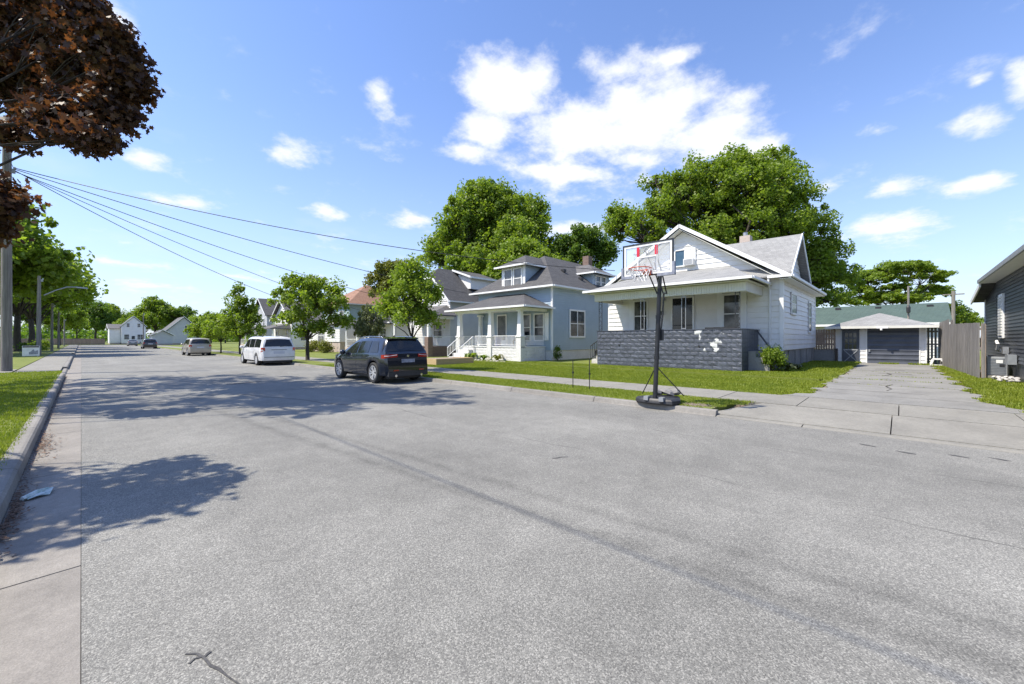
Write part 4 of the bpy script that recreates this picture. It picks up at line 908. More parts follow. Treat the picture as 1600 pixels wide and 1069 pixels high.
# porch
PF = part('porch_floor', G().box(19.5,22.2,5.1,11.85,.2,1.25), 'stone_pale', H)
PW = part('porch_wall', G().box(19.325,19.50,4.94,11.98,.16,2.0).box(19.50,22.2,4.94,5.08,.16,2.0).box(19.50,22.2,11.84,11.98,.16,2.0), 'navy_flat', H)
def peeled():
    m = MATS['navy_paint'].copy(); m.name = 'navy_paint_peeled'; N = m.node_tree.nodes; L = m.node_tree.links; b = N.get('Principled BSDF')
    src = b.inputs['Base Color'].links[0].from_socket; V = N.new('ShaderNodeNewGeometry'); n = N.new('ShaderNodeTexNoise'); n.inputs['Scale'].default_value = 2.6; n.inputs['Detail'].default_value = 6; L.new(V.outputs['Position'], n.inputs['Vector'])
    r = N.new('ShaderNodeMapRange'); r.inputs[1].default_value = .56; r.inputs[2].default_value = .58; L.new(n.outputs[0], r.inputs[0]); mx = N.new('ShaderNodeMixRGB'); L.new(r.outputs[0], mx.inputs[0]); L.new(src, mx.inputs[1]); mx.inputs[2].default_value = (.62,.62,.61,1); L.new(mx.outputs[0], b.inputs['Base Color']); MATS['navy_peeled'] = m
peeled()
BM = [mkmesh('block', *(lambda b: (b.v, b.f))(rough_block(.383, .190, .05, s)), 'navy_paint') for s in range(7)]
BP = [mkmesh('block', *(lambda b: (b.v, b.f))(rough_block(.383, .190, .05, s+20)), 'navy_peeled') for s in range(3)]
BH = [mkmesh('block', *(lambda b: (b.v, b.f))(rough_block(.187, .190, .05, s+40)), 'navy_paint') for s in range(3)]
pc = wo(PW); z0b = .205; ch = .1995
for row in range(9):
    z = z0b+row*ch; y = 4.90; first = row % 2
    if first: link('block', BH[row % 3], PW, Vector((19.30, y+.004, z))-pc); y += .1957
    while y < 11.99-.1:
        full = y+.3914 <= 12.0
        pe = (5.6 < y < 6.5 and .95 < z < 1.85) or (5.0 < y < 5.3 and z > 1.7)
        link('block', (rnd.choice(BP) if pe else rnd.choice(BM)) if full else BH[row % 3], PW, Vector((19.30, y+.004, z))-pc); y += .3914 if full else .1957
SB = [mkmesh('block', *(lambda b: (b.v, b.f))(rough_block(.383, .190, .03, s+60, .004)), 'navy_flat') for s in range(3)]
for row in range(9):
    for k in range(7):
        o = link('block', rnd.choice(SB), PW, Vector((19.36+k*.391+(.0 if row % 2 else .0), 4.91, z0b+row*ch))-pc, (0, 0, R(90))); o.scale = (1, -1, 1)
part('coping', G().box(19.27,19.53,4.87,12.02,2.0,2.035).box(19.53,22.2,4.87,5.10,2.0,2.034), 'navy_flat', PW)
for y, z in ((10.65,1.28),(6.65,1.26)): part('drain_hole', G().lathe([(.045,19.262),(.045,19.30),(.03,19.30)], (0,y,z), 10, 'x'), 'black_iron', PW)
# porch beam with ribbed fascia, ceiling, hip roof
PR = part('porch_beam', G().box(19.34,19.50,4.75,12.15,3.62,4.02).box(19.50,22.2,4.75,4.88,3.62,4.02).box(19.50,22.2,12.02,12.15,3.62,4.02), 'cream_trim', H)
me = mkmesh('ribbed_panel', *(lambda b: (b.v, b.f))(G().box(0,.018,.004,.108,0,.36).box(-.008,0,.004,.02,0,.36)), 'cream_trim')
for k in range(66): link('ribbed_panel', me, PR, Vector((19.32,4.76+k*.112,3.64))-wo(PR))
part('porch_ceiling', G().box(19.0,22.2,4.6,12.3,4.03,4.06), 'cream_trim', H)
roof(H, [[(18.9,4.45,4.16),(22.195,6.2,5.22),(22.195,10.8,5.22),(18.9,12.55,4.16)], [(18.9,4.45,4.162),(22.195,4.45,4.162),(22.195,6.2,5.222)], [(18.9,12.55,4.162),(22.195,10.8,5.222),(22.195,12.55,4.162)]], 'shingle_light', .07, 'porch_roof')
gutter(H, [((18.86,4.40,4.19),(18.86,12.6,4.19)),((18.93,4.41,4.19),(22.1,4.41,4.19)),((18.93,12.59,4.19),(22.1,12.59,4.19))])
# wrought iron posts
for yc in (11.83, 9.42, 7.38, 5.10):
    g = G()
    for s in (-.09, .09): g.box(19.40,19.425,yc+s-.012,yc+s+.012,2.03,3.62)
    g.box(19.41,19.43,yc-.1,yc+.1,2.06,2.09); g.box(19.41,19.43,yc-.1,yc+.1,3.55,3.58); o = part('porch_post', g, 'black_iron' if yc in (11.83, 5.10) else 'galvanised', H)
    s_ = G(); z = 2.12
    while z < 3.5:
        s_.tube([(19.41, yc+.075*math.cos(a)*(1 if int((z-2.12)/.23) % 2 else -1), z+.10+.10*math.sin(a)*.95) for a in np.linspace(-2.0, 2.6, 8)], .008, 4); z += .23
    part('scroll', s_, 'black_iron', o)
# porch windows and door
window(fx, H, 10.42, 11.30, 2.0, 3.80, glass='glass_house', w=.07, n0=.04, mid=True); part('wide_frame', G().box(22.10,22.17,11.30,11.55,1.9,3.9), 'white_trim', H)
window(fx, H, 5.68, 6.50, 1.85, 3.82, glass='glass_house', w=.07, n0=.04, mid=True); part('wide_frame', G().box(22.10,22.17,6.50,6.75,1.9,3.9), 'white_trim', H); part('wide_frame', G().box(22.10,22.17,5.42,5.68,1.9,3.9), 'white_trim', H)
d = part('door', G().box(22.08,22.17,7.86,7.95,1.25,3.86).box(22.08,22.17,9.0,9.09,1.25,3.86).box(22.08,22.17,7.95,9.0,3.77,3.86), 'white_trim', H)
part('pane', G().box(22.12,22.17,7.95,9.0,1.3,3.77), 'glass_dark', d); part('screen_bar', G().box(22.10,22.12,8.43,8.47,1.3,3.77).box(22.10,22.12,7.95,9.0,2.3,2.34), 'black_iron', d)
part('porch_lamp', G().lathe([(.03,3.70),(.07,3.73),(.06,3.82),(.03,3.86)], (22.08,9.42,0), 8), 'galvanised', H)
part('mailbox', G().box(22.02,22.17,9.53,9.80,2.92,3.12), 'black_iron', H)
g = G(); st = [(22.12, 9.64+(.13 if k % 2 == 0 else .05)*math.cos(math.pi*k/5+math.pi/2), 2.64+(.13 if k % 2 == 0 else .05)*math.sin(math.pi*k/5+math.pi/2)) for k in range(10)]
g.v = st+[(22.15, y, z) for _, y, z in st]; g.f = [tuple(range(10)), tuple(range(19, 9, -1))]+[(i, (i+1) % 10, 10+(i+1) % 10, 10+i) for i in range(10)]; part('star_ornament', g, 'galvanised', H)
# side steps down to the driveway with a stringer and handrail
st_ = part('side_steps', G().box(20.3,21.5,4.62,4.9,.15,1.05).box(20.3,21.5,4.35,4.62,.15,.78).box(20.3,21.5,4.1,4.35,.15,.5), 'old_block', H)
part('handrail', bar(G(), (21.65,4.88,2.05), (21.65,3.95,.62), .05, .12), 'navy_flat', st_); part('handrail_post', G().box(21.62,21.68,3.97,4.05,.1,.72), 'navy_flat', st_)
# left steps
S2 = part('left_steps', G().box(20.2,21.2,12.0,12.3,.15,.95).box(20.2,21.2,12.3,12.6,.15,.7).box(20.2,21.2,12.6,12.9,.15,.45), 'stone_pale', H)
railing(S2, (20.18,12.95,.40), (20.18,12.05,1.0), .8, .14, 'black_iron', .01, 'step_railing', .05)

# ------------------------------------------------------------------ blue house
B = thing('blue_house', 'pale blue sided house with dark hip roof, dormers and white porch columns', 'house', (21.0, 19.95, .15))
part('foundation', G().box(21.04,33,16.44,23.46,0,.85), 'white_block', B)
part('basement_window', G().box(26.2,26.9,16.39,16.45,.35,.75), 'glass_house', B)
w = part('wall', G().box(21.0,33.0,16.4,23.5,.85,4.95), 'blue_siding', B)
fx, fy = Fr('-x', 21.0), Fr('-y', 16.4)
siding(fx, w, 'blue_siding', 16.46, 23.44, .85, 4.93, .15, single=False, t=.030); siding(fy, w, 'blue_siding', 21.06, 32.9, .85, 4.93, .15, single=False, t=.030)
part('corner_board', G().box(20.96,21.07,16.36,16.47,.85,4.93), 'white_trim', B)
E0 = 5.03
roof(B, [[(20.55,15.95,E0),(24.6,19.95,8.0),(20.55,23.95,E0)], [(20.55,15.95,E0+.002),(33.4,15.95,E0+.002),(29.4,19.95,8.002),(24.6,19.95,8.002)], [(20.55,23.95,E0+.002),(24.6,19.95,8.002),(29.4,19.95,8.002),(33.4,23.95,E0+.002)], [(33.4,15.95,E0),(33.4,23.95,E0),(29.4,19.95,8.0)]], 'shingle_dark', .08)
part('soffit', G().box(20.58,33.3,15.98,16.4,4.94,4.965).box(20.58,21.0,16.4,23.5,4.94,4.965), 'white_trim', B)
gutter(B, [((20.5,15.9,5.05),(20.5,24.0,5.05)),((20.56,15.9,5.05),(33.4,15.9,5.05))])
part('downpipe', G().tube([(20.6,16.1,4.95),(20.9,16.28,4.7),(20.9,16.28,.4)], .04, 8), 'white_trim', B)
# front dormer
D = part('dormer', G().box(21.15,24.5,18.85,21.05,4.9,6.72), 'blue_siding', B); fd = Fr('-x', 21.15); fs = Fr('-y', 18.85)
siding(fs, D, 'blue_siding', 21.2, 24.0, 5.3, 6.7, .125, single=False, t=.018)
part('dormer_face', G().box(21.10,21.15,18.82,21.08,4.86,6.72), 'white_trim', D)
for a in (19.08, 20.02): window(Fr('-x', 21.10), B, a, a+.80, 5.12, 6.58, glass='curtain_glass', w=.07, n0=.012)
roof(B, [[(20.75,18.45,6.74),(22.4,19.95,7.72),(20.75,21.45,6.74)], [(20.75,18.45,6.742),(23.2,18.45,6.742),(25.2,19.95,7.722),(22.4,19.95,7.722)], [(20.75,21.45,6.742),(22.4,19.95,7.722),(25.2,19.95,7.722),(23.2,21.45,6.742)]], 'shingle_dark', .06, 'dormer_roof')
gutter(B, [((20.72,18.42,6.77),(20.72,21.48,6.77)),((20.77,18.42,6.77),(23.0,18.42,6.77))])
# side dormer
part('dormer', G().box(26.6,29.0,16.9,19.5,5.0,6.55), 'blue_siding', B)
for a in (26.95, 27.75): window(Fr('-y', 16.9), B, a, a+.7, 5.5, 6.45, glass='glass_house', w=.07, n0=.012)
roof(B, [[(26.2,16.45,6.58),(29.4,16.45,6.58),(27.8,18.0,7.5)], [(26.2,16.45,6.582),(27.8,18.0,7.502),(27.8,19.9,7.502),(26.2,18.2,6.582)], [(29.4,16.45,6.582),(29.4,18.2,6.582),(27.8,19.9,7.502),(27.8,18.0,7.502)]], 'shingle_mid', .06, 'dormer_roof')
gutter(B, [((26.2,16.4,6.61),(29.4,16.4,6.61)),((26.15,16.45,6.61),(26.15,18.2,6.61))])
part('chimney', G().box(30.2,30.8,19.6,20.2,7.4,8.8), 'brown_brick', B)
for x, y in ((24.3,17.9),(25.5,17.2)): part('roof_vent', G().box(x-.14,x+.14,y-.14,y+.14,5.03+(y-15.95)*.742+.0,5.03+(y-15.95)*.742+.2), 'black_plastic', B)
window(fy, B, 22.85, 24.75, 1.68, 3.62, glass='glass_house', w=.11, vert=1, n0=.036)
# porch
PB = part('porch_wall', G().box(18.62,20.98,16.92,23.2,.2,1.06), 'white_block', B)
bmh = mkmesh('block', *(lambda b: (b.v, b.f))(rough_block(.385, .196, .05, 5, .006)), 'white_block')
for row in range(4):
    y = 16.95+(.2 if row % 2 else 0)
    while y < 22.8: link('block', bmh, PB, Vector((18.60, y, .20+row*.205))-wo(PB)); y += .393
    x = 18.75
    while x < 20.6: o = link('block', bmh, PB, Vector((x, 16.90, .20+row*.205))-wo(PB), (0, 0, R(90))); o.scale = (1,-1,1); x += .393
part('coping', G().box(18.56,20.98,16.88,23.24,1.06,1.11), 'white_trim', PB)
for (x, y) in ((18.72,17.08),(18.72,19.72),(18.72,22.95)):
    p = part('pier', G().box(x-.20,x+.20,y-.20,y+.20,.2,1.72), 'white_block', B); part('pier_cap', G().box(x-.24,x+.24,y-.24,y+.24,1.72,1.79), 'white_trim', p)
    g = G(); a, b = .17, .115; g.hexa([(x-a,y-a,1.79),(x+a,y-a,1.79),(x+a,y+a,1.79),(x-a,y+a,1.79),(x-b,y-b,3.36),(x+b,y-b,3.36),(x+b,y+b,3.36),(x-b,y+b,3.36)]); g.box(x-.17,x+.17,y-.17,y+.17,3.30,3.37); part('column', g, 'white_trim', B)
x, y = 20.7, 22.95; g = G(); g.hexa([(x-.15,y-.15,1.1),(x+.15,y-.15,1.1),(x+.15,y+.15,1.1),(x-.15,y+.15,1.1),(x-.1,y-.1,3.36),(x+.1,y-.1,3.36),(x+.1,y+.1,3.36),(x-.1,y+.1,3.36)]); g.box(x-.18,x+.18,y-.18,y+.18,3.24,3.37); part('column', g, 'white_trim', B)
railing(B, (18.72,17.3,1.11), (18.72,19.5,1.11), .70); railing(B, (18.95,17.05,1.11), (20.95,17.05,1.11), .70); railing(B, (18.72,19.95,1.11), (18.72,21.3,1.11), .70); railing(B, (18.95,22.98,1.11), (20.5,22.98,1.11), .70)
part('porch_beam', G().box(18.55,18.85,16.75,23.3,3.37,3.50).box(18.85,21.0,16.75,17.0,3.37,3.50), 'white_trim', B); part('porch_ceiling', G().box(18.3,21.0,16.5,23.6,3.50,3.52), 'white_trim', B)
roof(B, [[(18.1,16.2,3.60),(20.995,18.8,4.72),(20.995,21.6,4.72),(18.1,23.8,3.60)], [(18.1,16.2,3.602),(20.995,16.2,3.602),(20.995,18.8,4.722)], [(18.1,23.8,3.602),(20.995,21.6,4.722),(20.995,23.8,3.602)]], 'shingle_dark', .07, 'porch_roof')
gutter(B, [((18.06,16.15,3.63),(18.06,23.85,3.63)),((18.12,16.16,3.63),(21.0,16.16,3.63))])
d = part('door', G().box(20.93,20.98,20.45,20.53,1.12,3.35).box(20.93,20.98,21.35,21.43,1.12,3.35).box(20.93,20.98,20.53,21.35,3.25,3.35).box(20.93,20.98,20.53,21.35,1.12,1.5), 'white_trim', B); part('pane', G().box(20.95,20.98,20.53,21.35,1.5,3.25), 'curtain_glass', d)
for a0, a1 in ((18.15,18.95),(17.0,17.9)): window(fx, B, a0, a1, 1.45, 3.3, glass='glass_house', w=.08, n0=.036)
for a0 in (19.02, 16.62): part('shutter', G().box(20.93,20.97,a0,a0+.34,1.5,3.3), 'white_trim', B)
sg = part('porch_steps', G().box(18.2,18.56,21.4,22.7,.15,.86).box(17.85,18.2,21.4,22.7,.15,.62).box(17.5,17.85,21.4,22.7,.15,.38), 'white_block', B)
railing(sg, (17.45,22.75,.30), (18.55,22.75,1.06), .72, .16); railing(sg, (17.45,21.35,.30), (18.55,21.35,1.06), .72, .16)
g = G().hexa([(19.5,20.0,1.11),(19.9,20.0,1.11),(19.9,20.45,1.11),(19.5,20.45,1.11),(19.45,19.95,1.68),(19.95,19.95,1.68),(19.95,20.5,1.68),(19.45,20.5,1.68)]).box(19.42,19.98,19.92,20.53,1.68,1.73); solo('storage_bin', g, 'blue_plastic', 'blue plastic bin on the porch of the blue house', 'bin', (19.7,20.2,1.11))
C_ = thing('patio_chair', 'dark wicker chair on the blue house porch behind the railing', 'chair', (20.3,18.7,1.11))
part('seat', G().box(20.05,20.6,18.4,19.0,1.45,1.55), 'black_plastic', C_); part('backrest', G().box(20.55,20.62,18.4,19.0,1.55,2.1), 'black_plastic', C_)
for x, y in ((20.08,18.43),(20.57,18.43),(20.08,18.97),(20.57,18.97)): part('leg', G().box(x-.02,x+.02,y-.02,y+.02,1.11,1.45), 'black_plastic', C_)
S_ = thing('patio_sofa', 'low dark sofa behind the block wall of the white bungalow porch', 'sofa', (20.4,5.9,1.25))
part('seat', G().box(20.0,20.7,5.3,6.6,1.45,1.65), 'black_plastic', S_); part('backrest', G().box(19.9,20.05,5.3,6.6,1.65,2.12), 'black_plastic', S_)
for y in (5.3, 6.5): part('armrest', G().box(20.0,20.7,y,y+.1,1.65,1.85), 'black_plastic', S_)
# hostas along the porch foot
for i, (y, rr, m, lb) in enumerate(((21.0,.50,'leaf_bright','largest hosta beside the blue house porch steps'),(19.75,.40,'leaf_bright','middle hosta below the blue house porch pier'),(18.5,.44,'leaf_yellow','yellow edged hosta nearest the blue house porch corner'))): hosta((18.1,y,.18), rr, lb, 60+i, m)
bush((20.95,15.9,.15), .30, .55, 900, 'leaf_dark', 'dark bare twiggy shrub at the blue house corner', 70, .07)
bush((20.5,4.0,.18), .5, .6, 2600, 'leaf_maple', 'green shrub in the shade beside the bungalow side steps', 71, .08)
hosta((21.0,3.6,.18), .42, 'pale variegated plant clump at the bungalow corner', 72, 'leaf_grey', 50); hosta((22.3,3.4,.18), .30, 'small white flowered plant by the bungalow side foundation', 73, 'leaf_grey', 30)
# stones edging the bed
PS = thing('edging_stones', 'row of pale edging stones before the blue house hostas', 'stones', (17.75,19.6,.15))
sm = [mkmesh('stone', *(lambda b: (b.v, b.f))(G().lathe([(.05,-.03),(.13,0),(.12,.06),(.05,.10)], n=7)), 'stone_pale', True) for _ in range(2)]
for k in range(15): link('stone', sm[k % 2], PS, (rnd.uniform(-.05,.05), -2.1+k*.3, .0), (0,0,rnd.uniform(0,6)), (1, rnd.uniform(.8,1.4), rnd.uniform(.7,1.2)))

# ------------------------------------------------------------------ beige house beyond (clipped gable)
N3 = thing('beige_house', 'white sided house with dark clipped gable roof left of the blue house', 'house', (21,30,.15))
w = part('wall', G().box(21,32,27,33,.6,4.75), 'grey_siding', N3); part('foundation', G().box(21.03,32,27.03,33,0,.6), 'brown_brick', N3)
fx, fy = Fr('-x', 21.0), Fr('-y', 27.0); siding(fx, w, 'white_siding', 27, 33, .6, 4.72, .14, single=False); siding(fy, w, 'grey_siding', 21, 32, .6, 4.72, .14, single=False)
g3 = part('gable_wall', G().add([(21,27,4.7),(21,33,4.7),(21,31.1,6.75),(21,28.9,6.75)], [(0,1,2,3)]).box(21.0,21.2,28.9,31.1,4.7,6.75), 'white_siding', N3)
siding(Fr('-x', 20.99), g3, 'white_siding', 0, 0, 4.75, 6.75, .14, ends=lambda z: (27.1+(z-4.75)*.95, 32.9-(z-4.75)*.95), single=False)
roof(N3, [[(20.55,26.6,4.70),(32.5,26.6,4.70),(32.5,30,7.92),(22.0,30,7.92),(20.55,28.95,6.92)], [(20.55,33.4,4.70),(20.55,31.05,6.92),(22.0,30.003,7.921),(32.5,30.003,7.921),(32.5,33.4,4.70)], [(20.50,28.97,6.92),(22.0,30,7.925),(20.50,31.03,6.92)]], 'shingle_dark', .09)
trim(N3, [((20.52,26.6,4.74),(20.52,28.95,6.96)),((20.52,28.95,6.96),(20.52,31.05,6.96)),((20.52,33.4,4.74),(20.52,31.05,6.96))], h=.2); gutter(N3, [((20.55,26.55,4.72),(32.5,26.55,4.72))])
part('chimney', G().box(29.5,30.1,29.7,30.3,7.4,8.6), 'pale_brick', N3)
part('dormer', G().add([(23.8,27.7,6.05),(26.6,27.7,6.05),(26.6,27.7,7.05),(23.8,27.7,7.05),(23.8,29.4,7.5),(26.6,29.4,7.5),(23.8,29.4,6.2),(26.6,29.4,6.2)], [(0,1,2,3),(0,3,4,6),(1,7,5,2)]), 'white_siding', N3)
roof(N3, [[(23.5,27.35,7.08),(26.9,27.35,7.08),(26.9,29.95,7.97),(23.5,29.95,7.97)]], 'shingle_dark', .07, 'dormer_roof'); trim(N3, [((23.5,27.32,7.1),(26.9,27.32,7.1)),((23.47,27.35,7.12),(23.47,29.9,7.98))], h=.16)
part('porch_floor', G().box(18.6,21,26.6,31.5,.15,1.0), 'brown_brick', N3); part('porch_roof', G().slab([(18.3,26.2,3.5),(21,27.4,4.4),(21,31.4,4.4),(18.3,32,3.5)], .1).slab([(18.3,26.2,3.502),(21,26.2,3.502),(21,27.4,4.402)], .1), 'shingle_mid', N3)
part('porch_beam', G().box(18.5,18.7,26.5,31.7,3.2,3.42).box(18.7,21,26.5,26.7,3.2,3.42), 'white_trim', N3)
pw = part('porch_wall', G().box(18.60,18.66,27.1,31.4,.2,.98), 'brown_brick', N3)
bk = mkmesh('brick', *(lambda b: (b.v, b.f))(G().box(0,.03,0,.29,0,.085)), 'brown_brick')
for row in range(8):
    y = 27.12+(.15 if row % 2 else 0)
    while y < 31.1: link('brick', bk, pw, Vector((18.58, y, .2+row*.097))-wo(pw)); y += .305
for y in (26.65, 31.6):
    p = part('pier', G().box(18.4,18.85,y-.23,y+.23,.15,1.75), 'brown_brick', N3); part('column', G().box(18.52,18.72,y-.1,y+.1,1.75,3.2), 'white_trim', N3)
railing(N3, (18.62,26.9,1.0), (18.62,31.35,1.0), .8, .12); railing(N3, (18.85,26.65,1.0), (21,26.65,1.0), .8, .12)
window(fx, N3, 28.0, 29.3, 1.6, 3.1, n0=.02); window(fx, N3, 29.4, 30.4, 5.2, 6.3, n0=.03)
# timber bed
T = thing('timber_planter', 'tan timber edged planting bed behind the black SUV', 'planter', (14.5,19.1,.13))
for k in range(3):
    part('timber', G().box(13.7,16.2,18.72,18.84,.13+k*.115,.24+k*.115), 'new_lumber', T); part('timber', G().box(13.58,13.70,18.72,20.6,.13+k*.115,.24+k*.115), 'new_lumber', T)
part('soil', G().box(13.72,16.2,18.86,20.6,.13,.44), 'dirt', T); part('timber', G().box(16.2,16.32,18.72,20.6,.13,.47), 'new_lumber', T)

# ------------------------------------------------------------------ simpler houses down the street
def simple(name, label, x0, x1, y0, y1, ze, zr_, wallm, roofm, kind='hip', base=.5, ridge='x', wins=(), swins=(), sid=.18, porch=None, basem='pale_brick', over=.4, door=None):
    t = thing(name, label, 'house', ((x0+x1)/2, (y0+y1)/2, .1)); part('foundation', G().box(x0+.04,x1-.04,y0+.04,y1-.04,0,base), basem, t)
    w = part('wall', G().box(x0,x1,y0,y1,base,ze), wallm, t); fx, fy = Fr('-x', x0), Fr('-y', y0)
    siding(fx, w, wallm, y0, y1, base, ze-.02, sid, single=False); siding(fy, w, wallm, x0, x1, base, ze-.02, sid, single=False)
    a, b, c, d = x0-over, x1+over, y0-over, y1+over; xm, ym = (x0+x1)/2, (y0+y1)/2; e = ze+.02
    if kind == 'hip':
        r_ = min(b-a, d-c)/2
        P_ = ([(a+r_,ym,zr_),(b-r_,ym,zr_)] if (b-a) >= (d-c) else [(xm,c+r_,zr_),(xm,d-r_,zr_)])
        if (b-a) >= (d-c): roof(t, [[(a,c,e),(a+r_,ym,zr_),(a,d,e)],[(a,c,e),(b,c,e),P_[1],P_[0]],[(a,d,e),P_[0],P_[1],(b,d,e)],[(b,c,e),(b,d,e),P_[1]]], roofm, .08)
        else: roof(t, [[(a,c,e),(b,c,e),P_[0]],[(a,c,e),P_[0],P_[1],(a,d,e)],[(b,c,e),(b,d,e),P_[1],P_[0]],[(a,d,e),P_[1],(b,d,e)]], roofm, .08)
        gutter(t, [((a,c,e),(b,c,e)),((a,c,e),(a,d,e))])
    elif ridge == 'x':
        roof(t, [[(a,c,e),(b,c,e),(b,ym,zr_),(a,ym,zr_)],[(a,d,e),(a,ym+.003,zr_),(b,ym+.003,zr_),(b,d,e)]], roofm, .08); gp = gable_poly(fx, y0, y1, ze, ym, zr_-.3); gw = part('gable_wall', gp, wallm, t)
        siding(fx, gw, wallm, 0, 0, ze, zr_-.32, sid, ends=lambda z: (ym-(y1-y0)/2*(zr_-.3-z)/(zr_-.3-ze), ym+(y1-y0)/2*(zr_-.3-z)/(zr_-.3-ze)), single=False)
        trim(t, [((a-.02,c,e+.02),(a-.02,ym,zr_+.03)),((a-.02,d,e+.02),(a-.02,ym,zr_+.03))])
    else:
        roof(t, [[(a,c,e),(xm,c,zr_),(xm,d,zr_),(a,d,e)],[(b,c,e),(b,d,e),(xm+.003,d,zr_),(xm+.003,c,zr_)]], roofm, .08); gp = gable_poly(fy, x0, x1, ze, xm, zr_-.3); gw = part('gable_wall', gp, wallm, t)
        siding(fy, gw, wallm, 0, 0, ze, zr_-.32, sid, ends=lambda z: (xm-(x1-x0)/2*(zr_-.3-z)/(zr_-.3-ze), xm+(x1-x0)/2*(zr_-.3-z)/(zr_-.3-ze)), single=False)
        trim(t, [((a,c-.02,e+.02),(xm,c-.02,zr_+.03)),((b,c-.02,e+.02),(xm,c-.02,zr_+.03))])
    for q in wins: window(fx, t, *q, w=.1, n0=.02, vert=1 if q[1]-q[0] > 1.3 else 0)
    for q in swins: window(fy, t, *q, w=.1, n0=.02, vert=1 if q[1]-q[0] > 1.3 else 0)
    if door:
        k, a0 = door; f = fx if k == 'x' else fy; g = G(); f.box(g, a0, a0+1.0, 0, .05, base, base+2.2); d_ = part('door', g, 'white_trim', t); g = G(); f.box(g, a0+.15, a0+.85, .05, .06, base+1.0, base+2.0); part('pane', g, 'glass_house', d_)
    if porch:
        p0, p1, dep, zp = porch; part('porch_floor', G().box(x0-dep,x0,p0,p1,.1,base+.3), basem, t); part('porch_roof', G().slab([(x0-dep-.3,p0-.3,zp),(x0,p0+.2,zp+.7),(x0,p1-.2,zp+.7),(x0-dep-.3,p1+.3,zp)], .1).slab([(x0-dep-.3,p0-.3,zp+.002),(x0,p0-.3,zp+.002),(x0,p0+.2,zp+.702)], .1), roofm, t)
        for yy in (p0+.1, (p0+p1)/2, p1-.1): part('column', G().box(x0-dep+.05,x0-dep+.2,yy-.08,yy+.08,base+.3,zp-.1), 'white_trim', t)
        railing(t, (x0-dep+.1,p0+.1,base+.3), (x0-dep+.1,p1-.1,base+.3), .8, .2)
    return t
simple('grey_roof_house', 'low white house with shallow grey roof behind the thin grey tree', 20.5, 29, 35.5, 41, 3.2, 4.7, 'white_siding', 'shingle_mid', 'hip', wins=((36.3,37.6,1.3,2.7),(38.6,39.6,1.2,2.6)), porch=(35.7,40.6,2.2,3.1))
simple('red_roof_house', 'two storey white house with red brown roof behind the street tree', 21.5, 30, 46.5, 54.5, 5.7, 8.6, 'mint_siding', 'shingle_red', 'hip', base=2.9, basem='white_siding', wins=((48,49.2,3.6,5.0),))
t = simple('brick_front_house', 'single storey white and pale brick house with wide front window', 18.6, 21.5, 42.5, 51.5, 3.3, 3.9, 'white_siding', 'shingle_mid', 'hip', base=1.3, wins=((43.6,44.6,1.8,3.0),(46.3,48.1,1.0,3.0),(49.7,50.6,1.7,2.9)), door=('x',48.4), over=.3)
simple('grey_gable_house', 'white house with steep dark gable roof behind the white minivan', 19.5, 30, 70, 76.5, 5.2, 8.0, 'grey_siding', 'shingle_dark', 'gable', wins=((71,72,3.6,4.8),(74,75,3.6,4.8),(72.5,73.8,1.3,2.8)), swins=((25,26,1.4,2.9),(21.8,22.6,1.0,3.0)), porch=(70.3,76,2.2,3.0))
simple('white_porch_house', 'white house with small porch between the grey gable and red roof houses', 19.2, 29, 58.5, 66, 4.2, 7.0, 'white_siding', 'shingle_mid', 'gable', wins=((59.5,60.6,1.4,2.8),(63.6,64.7,1.4,2.8)), swins=((20.2,21.2,1.3,2.9),(23,24,1.3,2.9)), porch=(59,65.5,2.2,3.0))
simple('far_white_house', 'distant white two storey house with shuttered windows at the road end', 7.9, 13.1, 161.5, 172, 5.2, 8.3, 'white_siding', 'shingle_mid', 'gable', ridge='y', swins=((8.9,9.7,5.0,6.2),(11.2,12.0,5.0,6.2),(8.4,9.6,1.4,3.0),(11.2,12.7,1.4,3.0)), door=('y',9.9), over=.3)
simple('far_grey_wing', 'distant low pale wing beside the far white house', 5.5, 7.8, 163, 172, 4.6, 6.0, 'white_siding', 'shingle_mid', 'gable', ridge='x')
simple('far_garage', 'distant pale garage with a dark gable edge beyond the dark hatchback', 11.4, 15.0, 126, 132, 2.5, 3.8, 'grey_siding', 'shingle_mid', 'gable', ridge='y')
simple('far_brown_roof_house', 'distant house with large grey brown roof and small dormer window', 14.6, 22.5, 136, 146, 3.2, 7.5, 'beige_siding', 'shingle_mid', 'gable', ridge='y', swins=((18.6,20.0,4.0,5.2),))
simple('left_cottage', 'low brick and white house half hidden behind the left trees', -22, -9, 92, 104, 3.4, 5.2, 'beige_siding', 'shingle_mid', 'hip', basem='pale_brick', base=2.0, swins=((-20,-17.5,1.6,3.0),(-14,-11.5,1.6,3.0)))
simple('left_mint_house', 'pale mint house glimpsed behind the nearest left trees', -24, -12, 62, 72, 3.4, 5.4, 'mint_siding', 'shingle_mid', 'hip', swins=((-20,-18,1.4,2.8),(-16,-14.4,1.4,2.8)))
for i, (x, y, rr, m, lb) in enumerate(((17.6,43.6,.85,'leaf_yellow','bright yellow green shrub before the brick front house window'),(17.8,47.6,.95,'leaf_yellow','tall yellow green shrub beside the brick house entrance'),(18.0,62,.9,'leaf_dark','dark rounded shrub before the small porch house'),
    (13.5,52,1.0,'leaf_maple','low green shrub under the slim leader tree'),(14.5,58,1.2,'leaf_maple','broad green shrub left of the slim leader tree'),(-3.4,64,.9,'leaf_dark','dark shrub on the left lawn beyond the yard sign'),(-5.2,55,1.1,'leaf_dark','dark round bush under the nearest left maple'),(-3.6,80,1.0,'leaf_maple','green bush beside the far left poles'))):
    bush((x, y, .12), rr, rr*.7, 1600, m, lb, 80+i, .13)

